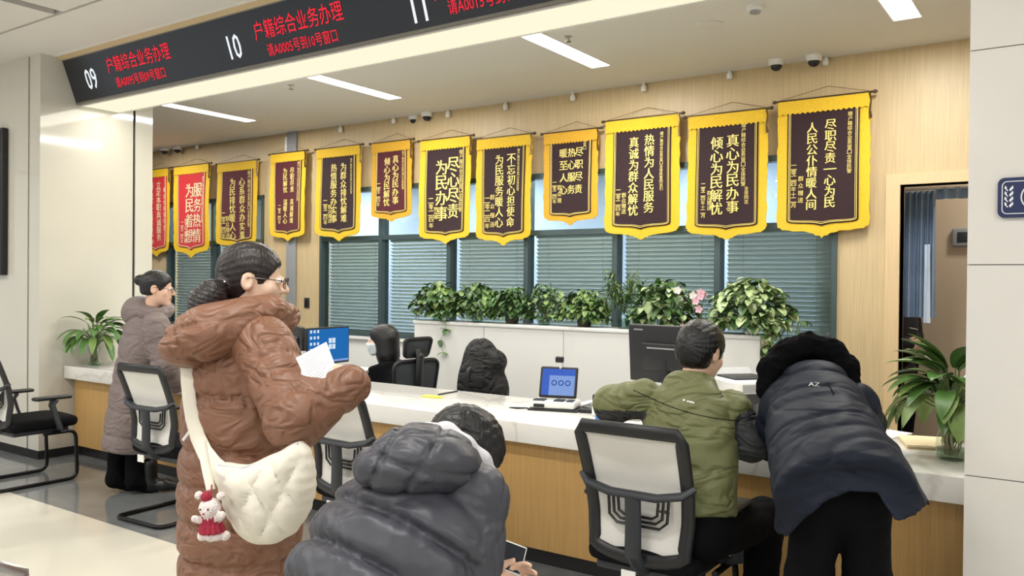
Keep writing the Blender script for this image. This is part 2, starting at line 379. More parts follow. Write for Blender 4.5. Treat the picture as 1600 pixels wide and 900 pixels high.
def sdf_mesh(name, fn, lo, hi, h, mats, parent=None, matfn=None, smooth=0):
    lo = np.array(lo, float); hi = np.array(hi, float); B = 8
    nb = np.ceil((hi-lo)/(h*B)).astype(int)+1; dim = nb*B
    gi = np.stack(np.meshgrid(*[np.arange(k) for k in nb], indexing='ij'), -1).reshape(-1, 3)
    dc = fn(lo+(gi*B+(B-1)/2)*h)
    V = np.empty(dim, np.float32).reshape(nb[0], B, nb[1], B, nb[2], B).transpose(0, 2, 4, 1, 3, 5).copy()
    V[:] = dc.reshape(*nb)[..., None, None, None]
    act = gi[np.abs(dc) < h*B*1.9]
    loc = np.stack(np.meshgrid(*[np.arange(B)]*3, indexing='ij'), -1).reshape(-1, 3)
    for i in range(0, len(act), 400):
        a = act[i:i+400]; P = (lo+(a[:, None, :]*B+loc[None])*h).reshape(-1, 3); V[a[:, 0], a[:, 1], a[:, 2]] = fn(P).reshape(len(a), B, B, B)
    V = V.transpose(0, 3, 1, 4, 2, 5).reshape(dim).copy()
    V[0] = V[-1] = 1; V[:, 0] = V[:, -1] = 1; V[:, :, 0] = V[:, :, -1] = 1
    S = V < 0; cs = [(i, j, k) for i in (0, 1) for j in (0, 1) for k in (0, 1)]; nx, ny, nz = dim-1
    cnt = sum(S[i:i+nx, j:j+ny, k:k+nz].astype(np.int8) for i, j, k in cs); mix = np.argwhere((cnt > 0) & (cnt < 8))
    if len(mix) == 0: raise ValueError('empty surface '+name)
    idx = np.full((nx, ny, nz), -1, np.int32); idx[mix[:, 0], mix[:, 1], mix[:, 2]] = np.arange(len(mix))
    cv = np.stack([V[mix[:, 0]+i, mix[:, 1]+j, mix[:, 2]+k] for i, j, k in cs], 1); ca = np.array(cs, float)
    acc = np.zeros((len(mix), 3)); num = np.zeros(len(mix))
    for a in range(8):
        for b in range(a+1, 8):
            if np.abs(ca[a]-ca[b]).sum() == 1:
                x = (cv[:, a] < 0) != (cv[:, b] < 0); t = np.where(x, cv[:, a]/np.where(x, cv[:, a]-cv[:, b], 1), 0)
                acc += np.where(x[:, None], ca[a]+(ca[b]-ca[a])*t[:, None], 0); num += x
    vs = lo+(mix+acc/num[:, None])*h; Q = []
    for ax in range(3):
        u, w = (ax+1) % 3, (ax+2) % 3; sl = [slice(None)]*3; s2 = [slice(None)]*3; sl[ax] = slice(0, -1); s2[ax] = slice(1, None)
        A, Bb = S[tuple(sl)], S[tuple(s2)]; e = np.argwhere(A != Bb); e = e[(e[:, u] > 0) & (e[:, w] > 0) & (e[:, u] < dim[u]-1) & (e[:, w] < dim[w]-1)]
        du = np.zeros(3, int); dw = np.zeros(3, int); du[u] = 1; dw[w] = 1
        q = np.stack([idx[tuple((e-du-dw).T)], idx[tuple((e-dw).T)], idx[tuple(e.T)], idx[tuple((e-du).T)]], 1)
        fl = ~A[tuple(e.T)]; q[fl] = q[fl][:, ::-1]; Q.append(q)
    Q = np.concatenate(Q); Q = Q[(Q >= 0).all(1)]
    for _ in range(smooth):
        sm = np.zeros_like(vs); c = np.zeros(len(vs))
        for i in range(4):
            for j in ((i+1) % 4, (i+3) % 4): np.add.at(sm, Q[:, i], vs[Q[:, j]]); np.add.at(c, Q[:, i], 1)
        vs = vs*.5+sm/np.maximum(c, 1)[:, None]*.5
    me = bpy.data.meshes.new(name); me.vertices.add(len(vs)); me.vertices.foreach_set('co', vs.astype(np.float32).ravel())
    me.loops.add(len(Q)*4); me.loops.foreach_set('vertex_index', Q.astype(np.int32).ravel())
    me.polygons.add(len(Q)); me.polygons.foreach_set('loop_start', np.arange(0, len(Q)*4, 4, dtype=np.int32))
    if matfn is not None: me.polygons.foreach_set('material_index', matfn(vs[Q].mean(1)).astype(np.int32))
    me.update(calc_edges=True); me.validate(); me.polygons.foreach_set('use_smooth', [True]*len(me.polygons))
    return link_mesh(name, me, mats, parent, world=parent is not None)

# ---- anatomy
def head_d(P, c, A, s=1.0):
    """skin of a head: A rows right, forward, up"""
    q = (P-np.array(c)) @ A.T/s; X = np.abs(q[:, 0]); q2 = np.stack([X, q[:, 1], q[:, 2]], 1)
    d = ell(q2, (0, -.015, .035), (.076, .098, .088)); d = smin(d, ell(q2, (0, .022, -.045), (.06, .074, .07)), .04)
    d = smin(d, ell(q2, (0, .076, -.097), (.026, .02, .02)), .025); d = smin(d, ell(q2, (.038, .062, -.02), (.026, .02, .024)), .02)
    d = smax(d, -ell(q2, (.032, .106, .012), (.02, .017, .011)), .012)
    d = smin(d, cap(q2, (0, .094, .022), (0, .112, -.02), .007, .012), .012); d = smin(d, ell(q2, (.012, .1, -.024), (.009, .01, .007)), .006)
    d = smin(d, ell(q2, (0, .092, -.052), (.022, .01, .006)), .006); d = smin(d, ell(q2, (0, .09, -.064), (.019, .011, .007)), .006)
    e = ell(q2, (.078, -.008, 0), (.012, .021, .033)); e = smax(e, -ell(q2, (.09, -.002, .002), (.01, .012, .02)), .005); d = smin(d, e, .008)
    return d*s
def hair_d(P, c, A, s=1.0, low=-.06, brow=.07, vol=1.0, ear=True):
    q = (P-np.array(c)) @ A.T/s; q2 = np.stack([np.abs(q[:, 0]), q[:, 1], q[:, 2]], 1)
    d = ell(q2, (0, -.018, .04), (.086*vol, .11*vol, .097*vol)); d = smin(d, ell(q2, (0, -.05, -.01), (.07*vol, .068*vol, .075*vol)), .03)
    d = smax(d, -ell(q2, (0, .118, brow-.108), (.085, .088, .098)), .02); d = smax(d, -ell(q2, (.088, .002, -.012), (.03, .026, .042)), .012) if ear else d; d = smax(d, low-q2[:, 2], .015)
    a = np.arctan2(q[:, 0], q[:, 2]-.02); d = d+.0009*np.sin(a*95+7*np.sin(q[:, 1]*22))+.0012*np.sin(a*23+5*np.sin(q[:, 1]*17+1))
    return d*s
def hand_d(P, w, d, n, side=1, curl=.5, spread=.12, thumb=.6, s=1.0):
    """palm, four fingers and a thumb; d finger direction, n palm side"""
    d = nrm(d); n = np.array(n, float); n = nrm(n-d*(n @ d)); t = np.cross(n, d)*side; w = np.array(w, float)
    r = sbox(P, w+d*.046*s, (.046*s, .037*s, .0125*s), np.array([d, t, n]), .012*s)
    for k, (o, L) in enumerate(((.028, .074), (.0095, .083), (-.0095, .077), (-.027, .06))):
        p = w+d*.085*s+t*o*s; a = (o/.028)*spread; dd = nrm(d+t*a*.6); pts = [p-d*.02*s, p]; c = 0
        for j, f in enumerate((.46, .31, .23)):
            c += curl*(1.0, 1.15, .8)[j]*(1+.08*k); p = p+(dd*math.cos(c)+n*math.sin(c))*L*f*s; pts.append(p)
        r = smin(r, chain(P, pts, [.0095*s, .0092*s, .0085*s, .0078*s, .0068*s], .003), .006)
    p0 = w+d*.02*s+t*.026*s; p1 = p0+nrm(d*.7+t*.8+n*.25*thumb)*.042*s; p2 = p1+nrm(d*.95+t*.25+n*thumb)*.034*s; p3 = p2+nrm(d+n*thumb*1.2)*.027*s
    return smin(r, chain(P, [p0, p1, p2, p3], [.016*s, .0115*s, .0095*s, .0078*s], .006), .012)
def bbox(pts, m): p = np.array(pts); return p.min(0)-m, p.max(0)+m
def glasses(parent, c, A, s=1.0, mat='glasses'):
    g = lambda x, y, z: np.array(c)+s*(A.T @ np.array((x, y, z)))
    mb = MB(); ln = MB()
    for sg in (-1, 1):
        ring = [g(sg*.034+.024*math.cos(q), .112-.004*abs(math.cos(q)), .006+.02*math.sin(q)) for q in np.linspace(0, 2*math.pi, 20, endpoint=False)]
        mb.tube(ring, .0016*s, 6, closed=True); ln.add(ring, [tuple(range(20))])
        mb.tube([g(sg*.058, .108, .012), g(sg*.074, .09, .014), g(sg*.082, .0, .014), g(sg*.082, -.02, .002)], .0016*s, 6)
    mb.tube([g(-.011, .113, .008), g(0, .116, .011), g(.011, .113, .008)], .0015*s, 6)
    o = mb.build('glasses', M[mat], parent, True); ln.build('lens', M['lens'], o, True); return o
def eyes(parent, c, A, s=1.0):
    for sg in (-1, 1):
        mb = MB(); p = np.array(c)+s*(A.T @ np.array((sg*.032, .087, .012))); mb.ball(p, .0115*s, 12); mb.ball(p+A[1]*.0068*s, .0062*s, 10, 1); mb.build('eye', [M['eye_white'], M['eye']], parent, True)

# ================================================================== THE SETTING
YW = 6.9; ZC = 3.33; ZH = 3.40
def slab(name, boxes, mats, bevel=0):
    mb = MB()
    for b in boxes: mb.box(b[0], b[1], b[2] if len(b) > 2 else 0)
    return struct(mb.build(name, mats, bevel=bevel))
slab('floor', [((-14, -5, -.1), (4, 2.86, 0))], M['floor'])
slab('floor_border', [((-14, 2.86, -.1), (4, 9.8, 0))], M['floor_dark'])
slab('ceiling', [((-12.6, 4.21, ZC), (1.2, YW+.1, ZC+.1))], M['ceil'])
# hall ceiling: panels with dark slots between them
hc = MB(); hc.box((-14, 3.078, ZH), (4, 3.63, ZH+.06))
for i in range(9):
    x1 = -6.09-2.4*(i-5)
    hc.box((x1-2.28, -5, ZH), (x1, 3.052, ZH+.06))
hc.box((-17, -5, ZH+.1), (4, 3.63, ZH+.16), 1)
struct(hc.build('ceiling_hall', [M['hallceil'], M['black_gap']]))
# back wall with its openings
X1a, X1b, X2a, X2b, ZS, ZT, ZW = -7.53, -1.64, -10.62, -8.56, .88, 2.01, 2.59
DA, DB, DZ = -1.185, -.2, 2.29
w = MB()
for lo, hi in (((-12.6, YW, ZW), (1.2, YW+.15, ZC)), ((-12.6, YW, 0), (X2a, YW+.15, ZW)), ((X2b, YW, 0), (X1a, YW+.15, ZW)), ((X1b, YW, 0), (DA, YW+.15, ZW)),
               ((DA, YW, DZ), (DB, YW+.15, ZW)), ((DB, YW, 0), (1.2, YW+.15, ZW)), ((X2a, YW, 0), (X2b, YW+.15, ZS)), ((X1a, YW, 0), (X1b, YW+.15, ZS))): w.box(lo, hi)
struct(w.build('wall_back', M['wood']))
for x in (-7.86, -1.30, -4.6):                         # hairline joints between the oak sheets
    pass
slab('trim_1', [((-12.6, YW-.03, 0), (X1b-.02, YW-.001, ZS-.02)), ((-12.6, YW-.06, ZS-.02), (X1b-.02, YW-.001, ZS+.01))], M['white'])
slab('wall_left', [((-12.7, 4.3, 0), (-12.6, YW, ZC))], M['white']); slab('wall_right', [((1.2, 4.3, 0), (1.3, 9.6, ZC))], M['wood'])
# pillars
slab('wall_left_pillar', [((-7.41, 3.517, .07), (-7.233, 4.343, ZH)), ((-9.6, 3.517, .07), (-7.437, 4.0, ZH)), ((-12.6, 3.517, .07), (-9.62, 4.0, ZH)), ((-7.41, 4.368, .07), (-7.233, 4.537, ZH)),
                          ((-12.6, 3.53, 0), (-7.25, 4.52, ZH-.01), 1), ((-12.6, 3.51, 0), (-7.226, 4.537, .065), 1)], [M['pillar'], M['black_gap']])
pr_ = [((-.372, 3.5, a), (2.4, 3.71, b)) for a, b in ((0, .828), (.832, 1.606), (1.61, 2.394), (2.398, ZH))]
slab('wall_right_pillar', pr_+[((-.366, 3.506, 0), (2.4, 3.705, ZH), 1)], [M['pillar_white'], M['sign_frame']])
# beam over the counter
slab('beam', [((-7.23, 3.83, 3.045), (2.4, 4.21, 3.5)), ((-7.23, 3.6, ZH-.004), (2.4, 3.84, 3.5))], M['ceil'])
tb = MB(); tb.prism([(-7.232, 3.625, 3.402), (-7.232, 3.70, 3.372), (-7.232, 3.75, 3.40)], (9.6, 0, 0)); struct(tb.build('trim_2', M['wood']))
tb = MB(); tb.prism([(-7.232, 3.812, 3.028), (-7.232, 3.85, 3.024), (-7.232, 3.86, 3.05), (-7.232, 3.82, 3.06)], (9.6, 0, 0)); struct(tb.build('trim_3', M['sign_frame']))
# doorway with an oak frame, and the rooms behind the back wall
slab('door_frame', [((DA-.10, YW-.03, 0), (DA, YW+.16, DZ+.085)), ((DA, YW-.03, DZ), (DB+.1, YW+.16, DZ+.085)), ((DB, YW-.03, 0), (DB+.1, YW+.16, DZ))], M['wood_frame'])
slab('wall_back_room', [((-12.6, 9.5, 0), (-1.8, 9.6, 3.1)), ((-1.84, YW+.16, 0), (-1.80, 9.6, 3.1))], M['backroom'])
slab('ceiling_back_room', [((-12.6, YW+.15, 3.05), (1.3, 9.6, 3.1))], M['hallceil'])
slab('wall_door_room', [((-1.79, 8.35, 0), (1.3, 8.45, 3.05))], M['beige'])

# ------------------------------------------------------------------ windows and blinds
def window(name, xa, n, pitch):
    e = empty(name, (xa, YW, ZS)); e['kind'] = 'structure'
    fr = MB(); gl = MB(); xb = xa+n*pitch
    for z in (ZS+.025, ZT, ZW-.025): fr.box((xa, YW-.015, z-.025), (xb, YW+.09, z+.025))
    for i in range(n+1):
        x = xa+i*pitch; a, b = (x, x+.04) if i == 0 else (x-.04, x) if i == n else (x-.026, x+.026); fr.box((a, YW-.02, ZS), (b, YW+.095, ZW))
    gl.box((xa, YW+.03, ZS), (xb, YW+.036, ZW))
    fr.build('window_frame', M['alu'], e, True); gl.build('pane', M['glass'], e, True)
window('window_1', X1a, 6, (X1b-X1a)/6); window('window_2', X2a, 2, (X2b-X2a)/2)
def blind(x0, x1, label, tilt):
    e = empty('venetian_blind', ((x0+x1)/2, YW+.12, ZS+.03), 0, label, 'blind', 'venetian blinds behind the glass')
    sl = MB(); n = 27; zt = ZT-.05; zb = ZS+.06; c, s = math.cos(tilt)*.029, math.sin(tilt)*.029
    for i in range(n):
        z = zb+(zt-zb)*i/(n-1); y = YW+.125
        sl.add([(x0, y-c, z-s), (x1, y-c, z-s), (x1, y, z+.003), (x0, y, z+.003), (x1, y+c, z+s), (x0, y+c, z+s)], [(0, 1, 2, 3), (3, 2, 4, 5)], smooth=True)
    sl.build('slats', M['slat'], e, True)
    hr = MB(); hr.box((x0, YW+.1, ZT-.045), (x1, YW+.15, ZT-.02)); hr.build('head_rail', M['white_plastic'], e, True)
    br = MB(); br.box((x0, YW+.11, ZS+.035), (x1, YW+.14, ZS+.05)); br.build('bottom_rail', M['white_plastic'], e, True)
    cd = MB()
    for f in (.16, .84): cd.tube([(x0+(x1-x0)*f, YW+.102, zb), (x0+(x1-x0)*f, YW+.102, zt)], .0012, 5)
    cd.build('ladder_cord', M['grey_plastic'], e, True)
P1 = (X1b-X1a)/6; P2 = (X2b-X2a)/2
BL = ['white blind behind the wide window, directly above the blue monitor', 'white blind behind the wide window, above the seated clerk in black', 'white blind behind the wide window, above the left end of the planter', 'white blind behind the wide window, below the banner with three lines of writing',
      'white blind behind the wide window, above the clustered plants left of the orchid', 'white blind in the bay of the wide window next to the doorway']
for i in range(6): blind(X1a+i*P1+.045, X1a+(i+1)*P1-.045, BL[i], (-.69, -.5, -.66, -.69, -.7, -.7)[i])
for i in range(2): blind(X2a+i*P2+.045, X2a+(i+1)*P2-.045, ['white blind in the far left window, below the bright red banner', 'white blind in the far left window, right beside the brown-coated woman\'s hair'][i], -.75)

# ------------------------------------------------------------------ lamps
def strip(name, cx, cy, z, sx, sy, label, power, group, ang=0):
    e = empty(name, (cx, cy, z), ang, label, 'ceiling light', group)
    f = MB(); a, b = sx/2, sy/2; t = .012
    for lo, hi in (((-a-t, -b-t, -.004), (-a, b+t, .02)), ((a, -b-t, -.004), (a+t, b+t, .02)), ((-a, -b-t, -.004), (a, -b, .02)), ((-a, b, -.004), (a, b+t, .02))): f.box(lo, hi)
    f.build('frame', M['white_plastic'], e); d = MB(); d.box((-a, -b, -.002), (a, b, .01)); d.build('diffuser', M['lamp'], e)
    area('lamp_light', (cx, cy, z-.02), sx, sy, power, parent=e)
SL = ['white strip light of the staff ceiling hidden behind the cream pillar', 'white strip light nearest the cream pillar', 'white strip light above the maroon banners, second from the cream pillar', 'white strip light in the middle of the staff ceiling, third from the cream pillar', 'white strip light by the right stone pillar, cut by the photo\'s top edge']
for i, x in enumerate((-10.15, -7.88, -5.67, -3.37, -1.03)): strip('ceiling_light', x, 5.62, ZC, .17, 1.08, SL[i], STAFF_LAMP, 'strip lights over the staff side')  # first strip is added unseen behind the pillar to brighten the left banners
for y in (1.3, -1.2, -3.6):
    for x in (-8.6, -5.2, -1.8, 1.6): strip('ceiling_light', x, y, ZH, 1.3, .16, 'white strip light of the waiting hall, overhead and out of view', HALL_LAMP, 'strip lights over the waiting hall')
for x in (-9.3, -6.6, -3.6): strip('ceiling_light', x, 8.3, 3.05, .2, 1.2, 'white strip light in the room behind the windows', BACK_LAMP, 'strip lights behind the windows')
strip('ceiling_light', -.3, 7.7, 3.05, .3, .3, 'small square light in the room behind the doorway', 16, None)
e = empty('cove_light', (-7.22, 4.02, 3.02), 0, 'long warm white light strip along the underside of the sign beam', 'ceiling light')
d = MB(); d.box((-7.225, 3.865, 3.02), (2.3, 4.195, 3.035)); d.build('diffuser', M['cove'], e, True)
area('lamp_light', (-3.2, 4.03, 3.012), 7.8, .3, COVE_LAMP, (1, .96, .86), parent=e)
f = MB(); f.box((-7.228, 3.85, 3.015), (2.3, 3.866, 3.046)); f.box((-7.228, 4.194, 3.015), (2.3, 4.212, 3.05)); f.build('frame', M['ceil'], e, True)

# ------------------------------------------------------------------ the LED sign over the counter
S0 = np.array((-7.228, 3.815, 3.035)); SU = nrm((0, -.12, .335)); SN = nrm((0, -.335, -.12)); SH = .356
sg = empty('led_sign', tuple(S0), 0, 'long dark LED sign with white counter numbers and red writing', 'sign')
b = MB(); b.prism([S0, S0+SU*SH, S0+SU*SH-SN*.05, S0-SN*.05], (9.5, 0, 0)); b.build('panel', M['navy_black'], sg, True)
b = MB(); b.prism([S0+SU*SH+SN*.004, S0+SU*(SH+.018)+SN*.004, S0+SU*(SH+.018)-SN*.05, S0+SU*SH-SN*.05], (9.5, 0, 0)); b.prism([S0+SN*.004, S0-SU*.014+SN*.004, S0-SU*.014-SN*.03, S0-SN*.03], (9.5, 0, 0)); b.build('frame', M['sign_frame'], sg, True)
def onsign(x, y):
    d = CF*F+CR*(x-800)-CU*(y-450); t = ((S0-EYE) @ SN)/(d @ SN); return EYE+t*d+SN*.003
for (dx, dy, num, lx, ly, mx, my) in ((143, 123, '09', 214, 91, 219, 121), (367, 73, '10', 463, 33, 471, 67), (655, 12, '11', 770, -38, 775, -5)):
    p = onsign(dx, dy); mb = MB(); write(mb, num, p, (1, 0, 0), SU, .165, .012, wx=.72); 
    o = mb.build('counter_number', M['digit'], sg, True)
    q = onsign(lx, ly); mb = MB(); write(mb, '户籍综合业务办理', q, (1, 0, 0), SU, .125, .0, fit=.86); mb.build('red_writing', M['led'], sg, True)
    q = onsign(mx, my); mb = MB(); write(mb, '请A00%s5号到%s号窗口' % (num[1], num), q, (1, 0, 0), SU, .085, .0, fit=.68); mb.build('scrolling_line', M['led'], sg, True)

# ------------------------------------------------------------------ fittings on ceiling and wall
def dome(p, label):
    e = empty('dome_camera', tuple(p), 0, label, 'security camera', 'dome cameras under the ceiling')
    a = MB(); a.lathe([(.062, 0), (.062, -.03), (.052, -.045)], p, 24); a.build('base', M['white_plastic'], e, True)
    a = MB(); a.lathe([(.046, -.04), (.044, -.058), (.034, -.075), (.018, -.085), (0, -.088)], p, 20); a.build('dome', M['black_plastic'], e, True)
for (x, y, l) in ((1213, 94, 'white dome camera with dark lens, above the second banner from the doorway'), (1272, 87, 'white dome camera with dark lens, above the banner nearest the doorway'), (647, 181, 'small dome camera above the small maroon banner, left one of its pair'), (667, 176, 'small dome camera above the small maroon banner, right one of its pair'),
                  (257, 231, 'distant dome camera beside the cream pillar'), (277, 229, 'distant dome camera second from the cream pillar')): dome(at(x, y, Z=ZC), l)
hk = [(1290, 95), (1140, 117), (1006, 137), (895, 152), (790, 166), (700, 178), (615, 188), (532, 202), (308, 229)]
for i, (x, y) in enumerate(hk):
    p = at(x, y, Y=YW-.035); mb = MB(); mb.lathe([(.014, ZC-p[2]), (.014, .02), (.024, .015), (.026, -.02), (.018, -.035), (0, -.038)], p, 14)
    tag(mb.build('ceiling_hook', M['white_plastic']), 'small white hanging fitting where ceiling meets oak wall, one of a spaced row', 'ceiling fitting', 'white fittings along the top of the wall')
p = at(1108, 38, Z=ZC); mb = MB(); mb.lathe([(.095, 0), (.095, -.008), (.08, -.012), (0, -.012)], p, 28); tag(mb.build('ceiling_speaker', M['hallceil']), 'flat round grey speaker in the staff ceiling', 'speaker')
p = at(1180, 10, Z=ZC); e = empty('smoke_detector', tuple(p), 0, 'white round smoke detector at the top of the photo', 'smoke detector'); mb = MB(); mb.lathe([(.055, 0), (.055, -.02), (.04, -.03)], p, 24); mb.build('base', M['white_plastic'], e, True); mb = MB(); mb.lathe([(.036, -.028), (.033, -.045), (0, -.05)], p, 24); mb.build('sensor', M['grey_plastic'], e, True)
for (x, y, l) in ((455, 133, 'small sprinkler head above the strip light second from the cream pillar'), (888, 57, 'small sprinkler head beside the strip light in the middle of the ceiling')):
    p = at(x, y, Z=ZC); e = empty('sprinkler', tuple(p), 0, l, 'sprinkler', 'sprinkler heads'); mb = MB(); mb.lathe([(.028, 0), (.028, -.006), (.01, -.01), (.01, -.035)], p, 16); mb.build('stem', M['steel'], e, True); mb = MB(); mb.lathe([(.022, -.036), (.022, -.04), (0, -.04)], p, 16); mb.build('deflector', M['sign_frame'], e, True)
a = at(446, 420, Y=YW-.04); b = at(460, 420, Y=YW-.04)
mb = MB(); mb.rbox((a[0], YW-.034, .9), (b[0], YW-.001, ZC), .006); tag(mb.build('cable_trunking', M['grey_plastic']), 'grey vertical cable trunking on the oak wall between the windows', 'trunking')
p = at(449, 222, Y=YW-.08); q = at(449, 243, Y=YW-.08); mb = MB(); mb.rbox((p[0]-.11, YW-.034, q[2]+.06), (a[0]-.002, YW-.001, p[2]+.08), .008); tag(mb.build('junction_box', M['white_plastic']), 'white box on the wall trunking just under the ceiling', 'junction box')
p = at(480, 473, Y=YW); e = empty('light_switch', tuple(p), 0, 'small dark wall switch left of the wide window', 'switch'); mb = MB(); mb.rbox((p[0]-.043, YW-.012, p[2]-.06), (p[0]+.043, YW-.001, p[2]+.06), .004); mb.build('plate', M['dark_plastic'], e, True)
mb = MB(); mb.rbox((p[0]-.025, YW-.017, p[2]-.04), (p[0]+.025, YW-.011, p[2]+.04), .003); mb.build('rocker', M['black_plastic'], e, True)
p = at(1501, 371, Y=8.35); e = empty('wall_panel', tuple(p), 0, 'grey wall switch box on the beige wall beyond the doorway', 'switch'); mb = MB(); mb.rbox((p[0]-.06, 8.30, p[2]-.08), (p[0]+.1, 8.349, p[2]+.08), .01); mb.build('case', M['grey_plastic'], e, True); mb = MB(); mb.rbox((p[0]-.02, 8.293, p[2]-.045), (p[0]+.06, 8.302, p[2]+.045), .004); mb.build('display', M['dark_plastic'], e, True)
# navy plaque on the right pillar
p0 = at(1559, 341, Y=3.5); p1 = at(1600, 277, Y=3.5); wd = .27; hgt = p1[2]-p0[2]; x0 = p0[0]; z0 = p0[2]
e = empty('wall_plaque', (x0+wd/2, 3.49, z0), 0, 'navy blue plaque with white emblem on the right stone pillar', 'sign')
def rrect(x0, z0, x1, z1, r, y, n=6): return [(cx+r*math.cos(a), y, cz+r*math.sin(a)) for cx, cz, s in ((x1-r, z1-r, 0), (x0+r, z1-r, 90), (x0+r, z0+r, 180), (x1-r, z0+r, 270)) for a in [math.radians(s+90*i/n) for i in range(n+1)]]
mb = MB(); mb.prism(rrect(x0, z0, x0+wd, z0+hgt, .022, 3.499), (0, -.014, 0)); mb.lathe([(.04, -.001), (.04, .0)], (x0+wd/2+.03, 3.495, z0+hgt), 20); mb.build('plate', M['plaque'], e, True)
mb = MB(); mb.tube(rrect(x0+.014, z0+.014, x0+wd-.014, z0+hgt-.014, .016, 3.4845), .0018, 6, closed=True); mb.build('border_line', M['plaque_white'], e, True)
mb = MB()
for k in range(4): 
    zc = z0+hgt*(.3+.135*k); xc = x0+.035
    for s in (-1, 1): mb.add([(xc, 3.4838, zc), (xc+s*.012, 3.4838, zc+.014), (xc+s*.014, 3.4838, zc+.004), (xc+s*.004, 3.4838, zc-.007)], [(0, 1, 2, 3)])
cx, cz = x0+wd/2-.015, z0+hgt/2; mb.tube([(cx+.047*math.cos(q), 3.484, cz+.047*math.sin(q)) for q in np.linspace(0, 6.283, 28, endpoint=False)], .0026, 6, closed=True)
mb.add([(cx-.012, 3.4838, cz-.028), (cx+.012, 3.4838, cz-.028), (cx+.012, 3.4838, cz+.006), (cx, 3.4838, cz+.024), (cx-.012, 3.4838, cz+.006)], [(0, 1, 2, 3, 4)])
mb.build('emblem', M['plaque_white'], e, True)
# dark screen at the far left
e = empty('wall_display', (-8.1, 3.5, 1.6), 0, 'dark wall screen on the left stone wall, cut by the photo\'s edge', 'screen')
p = at(9, 198, Y=3.47); q = at(7, 430, Y=3.47); mb = MB(); p = p-np.array((.05, 0, 0)); mb.rbox((p[0]-1.6, 3.46, q[2]), (p[0], 3.516, p[2]), .012); mb.build('case', M['black_plastic'], e, True); mb = MB(); mb.box((p[0]-1.575, 3.457, q[2]+.025), (p[0]-.025, 3.461, p[2]-.025)); mb.build('screen', M['screen_off'], e, True)

# ------------------------------------------------------------------ the counter and the planter cabinet
CT0, CT1 = .665, .775
e = empty('service_counter', (-3.8, 4.1, 0), 0, 'long service counter with white marble top and oak front between the pillars', 'counter')
mb = MB(); mb.rbox((-7.225, 3.72, CT0), (1.1, 4.54, CT1), .006, 2); mb.build('countertop', M['marble'], e, True)
mb = MB(); mb.box((-7.2, 3.80, .085), (1.1, 3.84, CT0)); mb.build('front_panel', M['wood_counter'], e, True)
mb = MB(); mb.box((-7.2, 3.83, 0), (1.1, 3.87, .085)); mb.build('kick_plate', M['kick'], e, True)
for x in (-7.18, -5.4, -3.6, -1.9, -.3, 1.05):
    mb = MB(); mb.box((x-.02, 3.85, 0), (x+.02, 4.45, CT0)); mb.build('support_panel', M['white'], e, True)
PX0, PX1, PZ = -5.28, -1.95, 1.155
e = empty('planter_cabinet', (-3.6, 6.15, 0), 0, 'long white cabinet carrying the row of green plants', 'cabinet')
mb = MB(); mb.box((PX0+.01, 6.015, 0), (PX1-.01, 6.3, PZ-.03)); mb.build('body', M['white'], e, True)
mb = MB(); mb.rbox((PX0, 6.0, PZ-.03), (PX1, 6.32, PZ), .005); mb.build('top_board', M['white'], e, True)
for x in (-4.45, -3.62, -2.79):
    mb = MB(); mb.box((x-.0015, 6.012, .05), (x+.0015, 6.0155, PZ-.03)); mb.build('panel_joint', M['grey_plastic'], e, True)

